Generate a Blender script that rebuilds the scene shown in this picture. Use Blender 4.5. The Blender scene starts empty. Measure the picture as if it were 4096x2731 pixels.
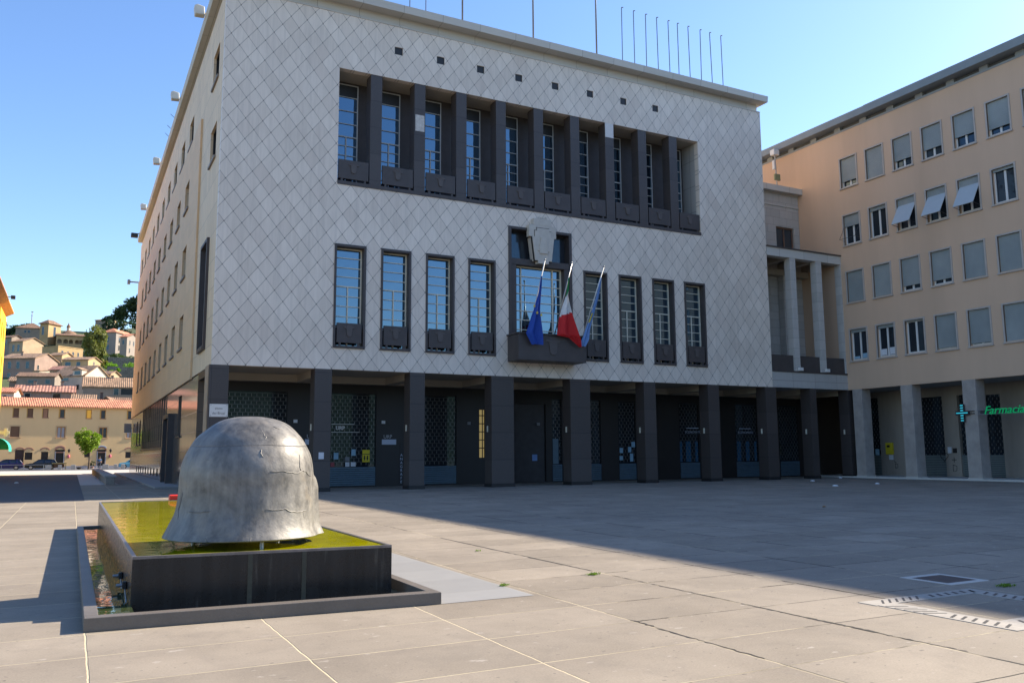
import bpy, math, random
from mathutils import Vector, Matrix, noise
random.seed(7)
D = math.radians
SC = bpy.context.scene
COL = SC.collection
# ------------------------------------------------------------------ camera
cam = bpy.data.cameras.new('camera'); co = bpy.data.objects.new('camera', cam); COL.objects.link(co)
cam.sensor_width = 36.0; cam.sensor_fit = 'HORIZONTAL'; cam.lens = 29.62
cam.clip_start = 0.1; cam.clip_end = 3000
yaw, pit, rol = 0.478546523, 0.13332734, -0.00691392
fw = Vector((math.sin(yaw)*math.cos(pit), math.cos(yaw)*math.cos(pit), math.sin(pit)))
rt = Vector((math.cos(yaw), -math.sin(yaw), 0)); up = rt.cross(fw)
r2 = rt*math.cos(rol)+up*math.sin(rol); u2 = -rt*math.sin(rol)+up*math.cos(rol)
co.matrix_world = Matrix(((r2.x, u2.x, -fw.x, -5.16554), (r2.y, u2.y, -fw.y, -38.17784), (r2.z, u2.z, -fw.z, 1.6), (0, 0, 0, 1)))
SC.camera = co
# ------------------------------------------------------------------ light
SUN_AZ, SUN_EL = D(87.5), D(33.5)          # azimuth clockwise from +Y
w = bpy.data.worlds.new('World'); SC.world = w; w.use_nodes = True
nt = w.node_tree; sky = nt.nodes.new('ShaderNodeTexSky'); sky.sky_type = 'NISHITA'; sky.sun_disc = False
sky.sun_elevation = SUN_EL; sky.sun_rotation = SUN_AZ; sky.air_density = 1.0; sky.dust_density = 0.35; sky.ozone_density = 2.0
nt.nodes['Background'].inputs[1].default_value = 0.118
hs = nt.nodes.new('ShaderNodeHueSaturation'); hs.inputs['Saturation'].default_value = 1.15; hs.inputs['Hue'].default_value = .507
nt.links.new(sky.outputs[0], hs.inputs['Color']); nt.links.new(hs.outputs[0], nt.nodes['Background'].inputs[0])
sl = bpy.data.lights.new('sun', 'SUN'); so = bpy.data.objects.new('sun', sl); COL.objects.link(so)
sl.energy = 5.0; sl.angle = D(0.5); sl.color = (1.0, 0.88, 0.71)
sd = Vector((math.sin(SUN_AZ)*math.cos(SUN_EL), math.cos(SUN_AZ)*math.cos(SUN_EL), math.sin(SUN_EL)))
so.rotation_euler = sd.to_track_quat('Z', 'Y').to_euler(); so.location = (60, 0, 60)
SC.view_settings.view_transform = 'Standard'; SC.view_settings.look = 'None'
SC.view_settings.exposure = 1.25; SC.view_settings.gamma = 1.0
SC.cycles.max_bounces = 8; SC.cycles.diffuse_bounces = 5; SC.cycles.glossy_bounces = 4
SC.cycles.sample_clamp_indirect = 6.0

# ------------------------------------------------------------------ materials
def newmat(name):
    m = bpy.data.materials.new(name); m.use_nodes = True
    return m, m.node_tree, m.node_tree.nodes['Principled BSDF']
def N(t, ty, **kw):
    n = t.nodes.new(ty)
    for k, v in kw.items(): setattr(n, k, v)
    return n
def val(n, **kw):
    for k, v in kw.items(): n.inputs[k.replace('_', ' ')].default_value = v
    return n
def M2(t, op, a, b=None, c=None):
    n = t.nodes.new('ShaderNodeMath'); n.operation = op
    for i, x in enumerate((a, b, c)):
        if x is None: continue
        if hasattr(x, 'links'): t.links.new(x, n.inputs[i])
        else: n.inputs[i].default_value = x
    return n.outputs[0]
def mix(t, f, a, b):
    n = t.nodes.new('ShaderNodeMix'); n.data_type = 'RGBA'
    for s, x in ((n.inputs[0], f), (n.inputs[6], a), (n.inputs[7], b)):
        if hasattr(x, 'links'): t.links.new(x, s)
        elif isinstance(x, (int, float)): s.default_value = x
        else: s.default_value = (*x[:3], 1)
    return n.outputs[2]
def pos(t): return N(t, 'ShaderNodeNewGeometry').outputs['Position']
def scaled(t, v, s):
    n = N(t, 'ShaderNodeVectorMath', operation='MULTIPLY'); t.links.new(v, n.inputs[0]); n.inputs[1].default_value = s; return n.outputs[0]
def noi(t, v, scale, detail=4, rough=.6, dist=0):
    n = N(t, 'ShaderNodeTexNoise'); val(n, Scale=scale, Detail=detail, Roughness=rough, Distortion=dist); t.links.new(v, n.inputs['Vector']); return n.outputs['Fac']
def ramp(t, f, a, b):
    n = N(t, 'ShaderNodeMapRange'); n.inputs[1].default_value = a; n.inputs[2].default_value = b; t.links.new(f, n.inputs[0]); return n.outputs[0]
def bump(t, b, h, dist, strength=1.0):
    n = N(t, 'ShaderNodeBump'); val(n, Distance=dist, Strength=strength); t.links.new(h, n.inputs['Height']); t.links.new(n.outputs[0], b.inputs['Normal'])
def white(t, v):
    n = N(t, 'ShaderNodeTexWhiteNoise'); n.noise_dimensions = '3D'; t.links.new(v, n.inputs[0]); return n
def sep(t, v):
    n = N(t, 'ShaderNodeSeparateXYZ'); t.links.new(v, n.inputs[0]); return n.outputs
def comb(t, x, y, z):
    n = N(t, 'ShaderNodeCombineXYZ')
    for i, a in enumerate((x, y, z)):
        if hasattr(a, 'links'): t.links.new(a, n.inputs[i])
        else: n.inputs[i].default_value = a
    return n.outputs[0]
MC = {}
def pm(name, col, rough=.7, var=.18, scale=1.5, bmp=.0, metal=0., spec=.5, fine=30., streak=False, ior=None):
    """plain weathered material: large stains and fine grain over one base colour"""
    if name in MC: return MC[name]
    m, t, b = newmat(name)
    p = pos(t)
    ps = scaled(t, p, (1, 1, .15)) if streak else p
    f = noi(t, ps, scale, 5); g = noi(t, p, fine, 3)
    k = M2(t, 'ADD', M2(t, 'MULTIPLY', f, .7), M2(t, 'MULTIPLY', g, .3))
    k = ramp(t, k, .3, .7)
    lo = tuple(c*(1-var) for c in col); hi = tuple(min(1, c*(1+var)) for c in col)
    t.links.new(mix(t, k, lo, hi), b.inputs['Base Color'])
    b.inputs['Roughness'].default_value = rough; b.inputs['Metallic'].default_value = metal
    b.inputs['Specular IOR Level'].default_value = spec
    if ior: b.inputs['IOR'].default_value = ior
    if bmp: bump(t, b, g, bmp)
    MC[name] = m; return m
def jointed(name, col, var, joints, jcol, rough=.6, axes=('x', 'z'), stagger=0, jw=.012, veins=.5, spec=.5, off=(0, 0), ior=None, bmp=.0, vdir=(6, 6, .5)):
    """stone slabs: joints=(du,dv) pitch along two world axes, one tone per slab, veins inside it"""
    m, t, b = newmat(name); p = pos(t); s = sep(t, p); ix = {'x': 0, 'y': 1, 'z': 2}
    U = M2(t, 'ADD', s[ix[axes[0]]], off[0]); V = M2(t, 'ADD', s[ix[axes[1]]], off[1])
    v = M2(t, 'DIVIDE', V, joints[1]); fv = M2(t, 'FLOOR', v)
    u = M2(t, 'DIVIDE', U, joints[0])
    if stagger: u = M2(t, 'ADD', u, M2(t, 'MULTIPLY', M2(t, 'MODULO', fv, 2.), stagger))
    fu = M2(t, 'FLOOR', u)
    du = M2(t, 'MULTIPLY', M2(t, 'PINGPONG', u, .5), joints[0]); dv = M2(t, 'MULTIPLY', M2(t, 'PINGPONG', v, .5), joints[1])
    dm = M2(t, 'MINIMUM', du, dv); line = ramp(t, dm, jw*.5, jw*1.2)
    wn = white(t, comb(t, fu, fv, 1.3))
    off2 = N(t, 'ShaderNodeVectorMath', operation='ADD'); t.links.new(scaled(t, p, vdir), off2.inputs[0]); t.links.new(scaled(t, wn.outputs['Color'], (40, 40, 40)), off2.inputs[1])
    ve = noi(t, off2.outputs[0], .9, 5, .65)
    k = M2(t, 'ADD', M2(t, 'MULTIPLY', wn.outputs['Value'], 1-veins), M2(t, 'MULTIPLY', ramp(t, ve, .25, .75), veins))
    c = mix(t, k, tuple(x*(1-var) for x in col), tuple(min(1, x*(1+var)) for x in col))
    t.links.new(mix(t, line, jcol, c), b.inputs['Base Color'])
    b.inputs['Roughness'].default_value = rough; b.inputs['Specular IOR Level'].default_value = spec
    if ior: b.inputs['IOR'].default_value = ior
    bump(t, b, line, .004)
    MC[name] = m; return m
def cladding():
    m, t, b = newmat('travertine_diamonds'); p = pos(t); s = sep(t, p)
    U = M2(t, 'DIVIDE', M2(t, 'SUBTRACT', s[0], 4.09), .766); V = M2(t, 'DIVIDE', M2(t, 'SUBTRACT', s[2], 11.98), .982)
    a = M2(t, 'ADD', U, V); c = M2(t, 'SUBTRACT', U, V)
    fa, fc = M2(t, 'FLOOR', a), M2(t, 'FLOOR', c)
    dm = M2(t, 'MULTIPLY', M2(t, 'MINIMUM', M2(t, 'PINGPONG', a, .5), M2(t, 'PINGPONG', c, .5)), .604)
    line = ramp(t, dm, .002, .012)
    knot = M2(t, 'SUBTRACT', 1., ramp(t, M2(t, 'MULTIPLY', M2(t, 'MAXIMUM', M2(t, 'PINGPONG', a, .5), M2(t, 'PINGPONG', c, .5)), .604), .02, .035))
    wn = white(t, comb(t, fa, fc, 3.1))
    o2 = N(t, 'ShaderNodeVectorMath', operation='ADD'); t.links.new(scaled(t, p, (9, 9, .8)), o2.inputs[0]); t.links.new(scaled(t, wn.outputs['Color'], (30, 30, 30)), o2.inputs[1])
    ve = ramp(t, noi(t, o2.outputs[0], .8, 6, .7), .25, .75)
    big = ramp(t, noi(t, p, .22, 3), .35, .65)
    k = M2(t, 'ADD', M2(t, 'MULTIPLY', wn.outputs['Value'], .3), M2(t, 'ADD', M2(t, 'MULTIPLY', ve, .45), M2(t, 'MULTIPLY', big, .25)))
    base = mix(t, k, (.56, .48, .4), (.84, .745, .64))
    pits = ramp(t, noi(t, scaled(t, p, (1, 1, .5)), 14, 3, .7), .66, .74)
    base = mix(t, M2(t, 'MULTIPLY', pits, .35), base, (.22, .2, .18))
    warm = M2(t, 'MULTIPLY', ramp(t, white(t, comb(t, fc, fa, 9.7)).outputs['Value'], .8, 1.), .4)
    base = mix(t, warm, base, (.6, .5, .42))
    rain = ramp(t, noi(t, scaled(t, p, (2.2, 2.2, .12)), 1.4, 5, .65), .5, .72)
    base = mix(t, M2(t, 'MULTIPLY', rain, .22), base, (.27, .25, .23))
    c2 = mix(t, line, (.15, .135, .125), base)
    t.links.new(mix(t, M2(t, 'MULTIPLY', knot, .6), c2, (.08, .075, .07)), b.inputs['Base Color'])
    b.inputs['Roughness'].default_value = .5
    bump(t, b, line, .006)
    MC['clad'] = m; return m
def paving():
    m, t, b = newmat('square_paving'); p = pos(t); s = sep(t, p)
    wob = M2(t, 'MULTIPLY', M2(t, 'SUBTRACT', noi(t, p, 3., 3), .5), .03)
    u = M2(t, 'DIVIDE', M2(t, 'ADD', M2(t, 'ADD', s[0], 4.97), wob), 1.57); v = M2(t, 'DIVIDE', M2(t, 'ADD', M2(t, 'ADD', s[1], 30.28), wob), .98)
    fu, fv = M2(t, 'FLOOR', u), M2(t, 'FLOOR', v)
    du = M2(t, 'MULTIPLY', M2(t, 'PINGPONG', u, .5), 1.57); dv = M2(t, 'MULTIPLY', M2(t, 'PINGPONG', v, .5), .98)
    # joints: pale mortar, in places washed out into dark gaps
    gap = ramp(t, noi(t, p, .55, 4, .7), .44, .52)
    e = ramp(t, s[0], -1.4, .6)                                 # the eastern slabs have lost more mortar
    gapx = M2(t, 'MULTIPLY', gap, e)
    wx = M2(t, 'ADD', .006, M2(t, 'MULTIPLY', gapx, .008))
    lx = M2(t, 'SUBTRACT', 1., M2(t, 'MINIMUM', M2(t, 'DIVIDE', du, M2(t, 'MULTIPLY', wx, 1.6)), 1.))
    ly = M2(t, 'SUBTRACT', 1., M2(t, 'MINIMUM', M2(t, 'DIVIDE', dv, .011), 1.))
    ly = M2(t, 'MULTIPLY', ly, M2(t, 'ADD', .5, M2(t, 'MULTIPLY', ramp(t, noi(t, p, 1.1, 3), .35, .6), .5)))
    ln = M2(t, 'MAXIMUM', lx, ly); ln = ramp(t, ln, 0., .5)
    jc = mix(t, M2(t, 'MAXIMUM', gapx, M2(t, 'MULTIPLY', ramp(t, noi(t, p, .9, 4), .56, .62), e)), (.52, .44, .3), (.03, .028, .025))
    wn = white(t, comb(t, fu, fv, 1.7))
    g = noi(t, scaled(t, p, (1, 1, 1)), 55, 4, .75); l = noi(t, p, .8, 5); str_ = noi(t, scaled(t, p, (3, 14, 1)), 2.2, 4, .7)
    k = M2(t, 'ADD', M2(t, 'ADD', M2(t, 'MULTIPLY', ramp(t, g, .3, .7), .35), M2(t, 'MULTIPLY', ramp(t, l, .3, .7), .3)), M2(t, 'ADD', M2(t, 'MULTIPLY', wn.outputs['Value'], .24), M2(t, 'MULTIPLY', str_, .15)))
    base = mix(t, k, (.14, .117, .09), (.365, .312, .247))
    pk = ramp(t, noi(t, scaled(t, p, (1, 1.6, 1)), 9, 2, .5), .7, .73)
    base = mix(t, M2(t, 'MULTIPLY', pk, .6), base, (.06, .055, .05))
    pk2 = ramp(t, noi(t, scaled(t, p, (1, 2, 1)), 4.3, 3, .6), .66, .7)
    base = mix(t, M2(t, 'MULTIPLY', pk2, .6), base, (.42, .38, .33))
    dirt = ramp(t, noi(t, p, .13, 4), .45, .7)
    base = mix(t, M2(t, 'MULTIPLY', dirt, .35), base, (.13, .115, .1))
    mot = ramp(t, noi(t, p, 2.6, 6, .7, .6), .48, .7)
    base = mix(t, M2(t, 'MULTIPLY', mot, .3), base, (.15, .13, .11))
    gum = ramp(t, noi(t, p, 17, 1, .4), .74, .77)
    base = mix(t, M2(t, 'MULTIPLY', gum, .5), base, (.09, .08, .075))
    t.links.new(mix(t, ln, base, jc), b.inputs['Base Color'])
    b.inputs['Roughness'].default_value = .82; b.inputs['Specular IOR Level'].default_value = .22
    h = M2(t, 'SUBTRACT', M2(t, 'MULTIPLY', g, .25), ln)
    bump(t, b, h, .008)
    return m
def glass(name, col=(.012, .018, .028), ior=2.4, rough=.02, wav=.004, tint=(.5, .78, 1)):
    m, t, b = newmat(name); b.inputs['Base Color'].default_value = (*col, 1); b.inputs['Specular Tint'].default_value = (*tint, 1)
    b.inputs['Roughness'].default_value = rough; b.inputs['IOR'].default_value = ior
    n = noi(t, pos(t), 1.1, 2); bump(t, b, n, wav)
    MC[name] = m; return m
def tiles(name, col, pitch=.28, axis=0):
    m, t, b = newmat(name); tc = N(t, 'ShaderNodeTexCoord').outputs['Object']; p = pos(t)
    s = sep(t, tc); u = M2(t, 'DIVIDE', s[axis], pitch)
    r = M2(t, 'PINGPONG', u, .5); r = ramp(t, r, 0., .5)
    wn = white(t, comb(t, M2(t, 'FLOOR', u), M2(t, 'FLOOR', M2(t, 'MULTIPLY', s[1-axis], 2.6)), 2.))
    l = ramp(t, noi(t, p, .6, 5), .3, .7)
    k = M2(t, 'ADD', M2(t, 'MULTIPLY', wn.outputs['Value'], .55), M2(t, 'MULTIPLY', l, .45))
    c = mix(t, k, tuple(x*.5 for x in col), tuple(min(1, x*1.45) for x in col))
    c = mix(t, ramp(t, r, 0., .3), tuple(x*.25 for x in col), c)
    t.links.new(c, b.inputs['Base Color']); b.inputs['Roughness'].default_value = .85
    bump(t, b, r, .06); MC[name] = m; return m
def water(name, col, rip, scale, rough=.03):
    m, t, b = newmat(name); p = pos(t)
    k = ramp(t, noi(t, p, 2.2, 4), .3, .7)
    t.links.new(mix(t, k, tuple(c*.75 for c in col), tuple(c*1.2 for c in col)), b.inputs['Base Color'])
    b.inputs['Roughness'].default_value = rough; b.inputs['IOR'].default_value = 1.4
    bump(t, b, noi(t, scaled(t, p, (1, .6, 1)), scale, 3, .5, .6), rip)
    return m
def bronze():
    m, t, b = newmat('cast_aluminium_bronze'); p = pos(t)
    l = ramp(t, noi(t, p, 1.6, 6, .62, .8), .32, .68); f = ramp(t, noi(t, p, 13, 5, .7), .3, .7); st = ramp(t, noi(t, scaled(t, p, (7, 7, .9)), 1.3, 4), .35, .7)
    k = M2(t, 'ADD', M2(t, 'MULTIPLY', l, .5), M2(t, 'ADD', M2(t, 'MULTIPLY', f, .22), M2(t, 'MULTIPLY', st, .28)))
    c = mix(t, k, (.028, .028, .03), (.31, .292, .262))
    c = mix(t, M2(t, 'MULTIPLY', ramp(t, noi(t, p, 2.9, 4), .55, .7), .3), c, (.33, .27, .19))
    d = N(t, 'ShaderNodeVectorMath', operation='ADD'); t.links.new(p, d.inputs[0])
    nz = N(t, 'ShaderNodeTexNoise'); val(nz, Scale=3.2, Detail=3.); t.links.new(p, nz.inputs['Vector'])
    t.links.new(scaled(t, nz.outputs['Color'], (.28, .28, .28)), d.inputs[1])
    vo = N(t, 'ShaderNodeTexVoronoi', feature='DISTANCE_TO_EDGE'); val(vo, Scale=1.25); t.links.new(d.outputs[0], vo.inputs['Vector'])
    ck = M2(t, 'MULTIPLY', M2(t, 'SUBTRACT', 1., ramp(t, vo.outputs['Distance'], .002, .008)), ramp(t, noi(t, p, 1.9, 2), .56, .62))
    seam = M2(t, 'SUBTRACT', 1., ramp(t, M2(t, 'ABSOLUTE', M2(t, 'SUBTRACT', M2(t, 'ADD', sep(t, p)[2], M2(t, 'MULTIPLY', noi(t, p, 2.5, 2), .03)), 1.735)), .001, .006))
    c = mix(t, M2(t, 'MULTIPLY', ck, .6), c, (.09, .085, .08)); c = mix(t, M2(t, 'MULTIPLY', seam, .5), c, (.08, .075, .07))
    t.links.new(c, b.inputs['Base Color']); b.inputs['Metallic'].default_value = .22
    t.links.new(M2(t, 'ADD', .42, M2(t, 'MULTIPLY', f, .2)), b.inputs['Roughness'])
    h = M2(t, 'ADD', M2(t, 'ADD', M2(t, 'MULTIPLY', l, .35), M2(t, 'MULTIPLY', f, .16)), M2(t, 'SUBTRACT', M2(t, 'MULTIPLY', ck, .6), M2(t, 'MULTIPLY', seam, .5)))
    bump(t, b, h, .008)
    return m
def leafmat(name, col, var=.45):
    m, t, b = newmat(name); p = pos(t)
    k = ramp(t, noi(t, p, 1.3, 4), .3, .7); w2 = white(t, scaled(t, p, (3, 3, 3))).outputs['Value']
    k = M2(t, 'ADD', M2(t, 'MULTIPLY', k, .6), M2(t, 'MULTIPLY', w2, .4))
    t.links.new(mix(t, k, tuple(c*(1-var) for c in col), tuple(c*(1+var) for c in col)), b.inputs['Base Color'])
    b.inputs['Roughness'].default_value = .55
    b.inputs['Specular IOR Level'].default_value = .25
    try: b.inputs['Subsurface Weight'].default_value = 0
    except Exception: pass
    tr = N(t, 'ShaderNodeBsdfTranslucent'); tr.inputs[0].default_value = (col[0]*1.5, col[1]*1.7, col[2]*.8, 1)
    mx = N(t, 'ShaderNodeMixShader'); mx.inputs[0].default_value = .28
    t.links.new(b.outputs[0], mx.inputs[1]); t.links.new(tr.outputs[0], mx.inputs[2])
    t.links.new(mx.outputs[0], t.nodes['Material Output'].inputs[0])
    MC[name] = m; return m
def emis(name, col, s):
    m, t, b = newmat(name); b.inputs['Base Color'].default_value = (*[c*.3 for c in col], 1)
    b.inputs['Emission Color'].default_value = (*col, 1); b.inputs['Emission Strength'].default_value = s
    MC[name] = m; return m

# ------------------------------------------------------------------ mesh helpers
INV = {}
class MB:
    """collects faces (world or local coordinates); build() links them as ONE mesh object"""
    def __init__(s, T=None): s.v = []; s.f = []; s.T = T
    def add(s, vs, fs):
        o = len(s.v); s.v += [tuple(s.T(*p)) if s.T else tuple(p) for p in vs]; s.f += [tuple(o+i for i in f) for f in fs]; return s
    def box(s, x0, x1, y0, y1, z0, z1):
        return s.add([(x0,y0,z0),(x1,y0,z0),(x1,y1,z0),(x0,y1,z0),(x0,y0,z1),(x1,y0,z1),(x1,y1,z1),(x0,y1,z1)],
                     [(0,3,2,1),(4,5,6,7),(0,1,5,4),(1,2,6,5),(2,3,7,6),(3,0,4,7)])
    def quad(s, *p): return s.add(p, [tuple(range(len(p)))])
    def prism(s, poly, a0, a1, axis=1):
        """poly in the two other axes, extruded along axis"""
        n = len(poly)
        def P(q, a): return [(a, q[0], q[1]), (q[0], a, q[1]), (q[0], q[1], a)][axis]
        return s.add([P(q, a0) for q in poly]+[P(q, a1) for q in poly],
                     [tuple(range(n)), tuple(range(2*n-1, n-1, -1))]+[(i, (i+1) % n, n+(i+1) % n, n+i) for i in range(n)])
    def tube(s, pts, r, n=8):
        pts = [Vector(p) for p in pts]; rs = r if isinstance(r, (list, tuple)) else [r]*len(pts)
        vs = []; fs = []
        for i, p in enumerate(pts):
            d = (pts[min(i+1, len(pts)-1)]-pts[max(i-1, 0)]).normalized()
            a = d.orthogonal().normalized() if abs(d.z) > .9 else d.cross(Vector((0, 0, 1))).normalized()
            if abs(d.z) > .9: a = (Vector((1, 0, 0))-d*d.x).normalized()
            b = d.cross(a)
            for k in range(n):
                t = 2*math.pi*k/n; vs.append(p+(a*math.cos(t)+b*math.sin(t))*rs[i])
        for i in range(len(pts)-1):
            for k in range(n): fs.append((i*n+k, i*n+(k+1) % n, (i+1)*n+(k+1) % n, (i+1)*n+k))
        fs += [tuple(range(n-1, -1, -1)), tuple((len(pts)-1)*n+k for k in range(n))]
        return s.add(vs, fs)
    def lathe(s, prof, c=(0, 0, 0), n=20):
        vs = []; fs = []
        for r, z in prof:
            for k in range(n): t = 2*math.pi*k/n; vs.append((c[0]+r*math.cos(t), c[1]+r*math.sin(t), c[2]+z))
        for i in range(len(prof)-1):
            for k in range(n): fs.append((i*n+k, i*n+(k+1) % n, (i+1)*n+(k+1) % n, (i+1)*n+k))
        fs += [tuple(range(n-1, -1, -1)), tuple((len(prof)-1)*n+k for k in range(n))]
        return s.add(vs, fs)
    def wall(s, u0, u1, v0, v1, w0, w1, holes, P):
        """slab between w0 and w1 with rectangular holes (u0,u1,v0,v1); P(u,v,w) gives x,y,z"""
        us = sorted({u0, u1} | {h[i] for h in holes for i in (0, 1) if u0 < h[i] < u1}); vs = sorted({v0, v1} | {h[i] for h in holes for i in (2, 3) if v0 < h[i] < v1})
        def solid(i, j):
            if not (0 <= i < len(us)-1 and 0 <= j < len(vs)-1): return False
            a, b = (us[i]+us[i+1])/2, (vs[j]+vs[j+1])/2
            return not any(h[0] < a < h[1] and h[2] < b < h[3] for h in holes)
        for j in range(len(vs)-1):
            for i in range(len(us)-1):
                if not solid(i, j): continue
                a, b, c, d = us[i], us[i+1], vs[j], vs[j+1]
                s.quad(P(a, c, w0), P(b, c, w0), P(b, d, w0), P(a, d, w0)); s.quad(P(a, c, w1), P(a, d, w1), P(b, d, w1), P(b, c, w1))
                if not solid(i-1, j): s.quad(P(a, c, w0), P(a, d, w0), P(a, d, w1), P(a, c, w1))
                if not solid(i+1, j): s.quad(P(b, c, w0), P(b, c, w1), P(b, d, w1), P(b, d, w0))
                if not solid(i, j-1): s.quad(P(a, c, w0), P(a, c, w1), P(b, c, w1), P(b, c, w0))
                if not solid(i, j+1): s.quad(P(a, d, w0), P(b, d, w0), P(b, d, w1), P(a, d, w1))
        return s
    def build(s, name, mat, parent=None, smooth=False, loc=None, local=False, weld=False, bevel=0):
        vs = s.v
        o_ = Vector((0, 0, 0))
        if parent is not None and not local: o_ = INV.get(parent.name, Vector((0, 0, 0)))
        elif parent is None and not local:
            o_ = Vector(loc) if loc else Vector((sum(v[0] for v in vs)/len(vs), sum(v[1] for v in vs)/len(vs), min(v[2] for v in vs)))
        me = bpy.data.meshes.new(name); me.from_pydata([tuple(Vector(v)-o_) for v in vs], [], s.f); me.update()
        import bmesh
        bm = bmesh.new(); bm.from_mesh(me)
        if weld: bmesh.ops.remove_doubles(bm, verts=bm.verts, dist=.0005)
        bmesh.ops.recalc_face_normals(bm, faces=bm.faces); bm.to_mesh(me); bm.free()
        me.materials.append(mat)
        if smooth: me.polygons.foreach_set('use_smooth', [True]*len(me.polygons))
        o = bpy.data.objects.new(name, me); COL.objects.link(o)
        if parent is not None: o.parent = parent; INV[o.name] = INV.get(parent.name, Vector((0, 0, 0))) if not local else Vector((0, 0, 0))
        else: o.location = o_; INV[o.name] = o_
        if bevel:
            md = o.modifiers.new('edge', 'BEVEL'); md.width = bevel; md.segments = 2; md.limit_method = 'ANGLE'; md.angle_limit = D(40)
        return o
def tag(o, label=None, cat=None, group=None, kind=None):
    if label: o['label'] = label
    if cat: o['category'] = cat
    if group: o['group'] = group
    if kind: o['kind'] = kind
    return o
def thing(name, loc, label, cat, group=None, rz=0):
    o = bpy.data.objects.new(name, None); COL.objects.link(o); o.location = loc; o.rotation_euler = (0, 0, rz); o.empty_display_size = .2
    INV[o.name] = Vector(loc); return tag(o, label, cat, group)
def copy_tree(o, parent=None):
    c = o.copy(); COL.objects.link(c); c.parent = parent; INV[c.name] = INV.get(o.name, Vector((0, 0, 0)))
    for ch in list(o.children): copy_tree(ch, c)
    return c
def text(name, body, size, loc, rot, mat, parent=None, ext=.004, align='LEFT', shear=0, bold=0):
    cu = bpy.data.curves.new(name, 'FONT'); cu.body = body; cu.size = size; cu.extrude = ext; cu.align_x = align; cu.shear = shear; cu.offset = bold
    tmp = bpy.data.objects.new(name+'_tmp', cu); COL.objects.link(tmp)
    dg = bpy.context.evaluated_depsgraph_get(); me = bpy.data.meshes.new_from_object(tmp.evaluated_get(dg)); bpy.data.objects.remove(tmp)
    o = bpy.data.objects.new(name, me); COL.objects.link(o); me.materials.clear(); me.materials.append(mat)
    l = Vector(loc); o.rotation_euler = rot
    if parent is not None: l = l-INV.get(parent.name, Vector((0, 0, 0))); o.parent = parent
    o.location = l; return o
PF = lambda u, v, w: (u, w, v)            # wall facing -Y:  u=x, v=z, w=y
PS = lambda u, v, w: (w, u, v)            # wall facing -X:  u=y, v=z, w=x

# palette
clad = cladding(); pav = paving()
trav = jointed('travertine_slabs', (.5, .47, .43), .14, (1.3, .9), (.2, .17, .14), axes=('x', 'z'), stagger=.5)
travs = jointed('travertine_upright_slabs', (.68, .52, .34), .13, (.62, 1.3), (.25, .2, .15), axes=('y', 'z'), jw=.01)
slabm = jointed('warm_stone_slabs', (.68, .46, .26), .08, (1.1, .8), (.4, .33, .26), axes=('y', 'z'), stagger=.5, jw=.006)
lowg = jointed('polished_brown_granite', (.15, .115, .09), .16, (1.45, .93), (.05, .04, .035), axes=('y', 'z'), rough=.1, stagger=.5, veins=.4, ior=1.75, vdir=(20, 20, 20))
dark = pm('dark_basalt', (.058, .048, .046), .55, .22, 2., .002, fine=60)
darkp = jointed('basalt_slabs', (.056, .046, .043), .32, (20., 1.35), (.02, .018, .02), axes=('x', 'z'), rough=.5, jw=.012, vdir=(18, 18, 18))
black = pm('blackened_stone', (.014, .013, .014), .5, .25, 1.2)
soff = pm('soffit_plaster', (.4, .35, .28), .8, .12, .8)
stone = jointed('cornice_stone', (.5, .48, .44), .12, (2.1, 50.), (.22, .2, .18), axes=('x', 'y'), rough=.6, vdir=(.7, .7, 14))
stones = jointed('cornice_stone_side', (.5, .46, .38), .15, (2.1, 50.), (.22, .2, .16), axes=('y', 'x'), rough=.6, vdir=(2, .7, 9))
cream = pm('cream_frame_paint', (.66, .62, .5), .5, .08)
white_p = pm('white_frame_paint', (.62, .62, .6), .5, .08)
gl = glass('reflecting_glass', ior=3.1); gld = glass('dim_glass', (.02, .024, .03), 1.6, .04); glb = glass('old_glass', (.03, .035, .045), 1.8, .03, .01)
metal = pm('grey_metal', (.3, .31, .32), .45, .15, 3, metal=.6); dmetal = pm('dark_metal', (.05, .05, .055), .5, .2, 3, metal=.4)
peach = pm('peach_plaster', (.58, .4, .275), .85, .09, .5, .002, fine=40, streak=True)
exec_parts = []

# ================================================================== SETTING
g = MB()
g.quad((-400, -300, 0), (400, -300, 0), (400, 104, 0), (-400, 104, 0)).build('ground', pav)
bpy.data.objects['ground']['kind'] = 'structure'
def sheet(name, pts, z, mat):
    o = MB().quad(*[(x, y, z) for x, y in pts]).build(name, mat); o['kind'] = 'structure'; return o
asph = pm('asphalt', (.075, .075, .08), .85, .15, .6, .004, fine=80)
conc = pm('pale_pavement', (.45, .42, .38), .8, .1, .5, fine=60)
greyst = jointed('new_grey_slabs', (.255, .25, .24), .09, (1.6, .98), (.26, .25, .23), axes=('x', 'y'), rough=.6, off=(.37, .4), vdir=(3, 3, 3), jw=.008)
lightst = jointed('street_slabs', (.36, .33, .29), .09, (1.2, .8), (.3, .27, .22), axes=('x', 'y'), rough=.6, vdir=(3, 3, 3), jw=.01)
sheet('street', [(-60, -2.6), (-4.65, -2.6), (-4.65, 52), (-60, 58)], .004, asph)
sheet('path', [(-4.65, 17.6), (-2.6, 17.6), (-2.6, 53.5), (-4.65, 52)], .004, lightst)
sheet('path', [(-1.7, -29.45), (-.37, -29.45), (-.37, -16.2), (-1.7, -16.2)], .004, greyst)
sheet('pavement', [(-60, 60), (-4.65, 53), (20, 57), (20, 84), (-60, 84)], .004, conc)
sheet('road', [(-60, 84), (20, 84), (20, 99.5), (-60, 99.5)], .008, asph)
side = MB().box(-1.35, -.02, 8.5, 55, 0, .1).build('pavement', greyst, bevel=.01); side['kind'] = 'structure'
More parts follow.
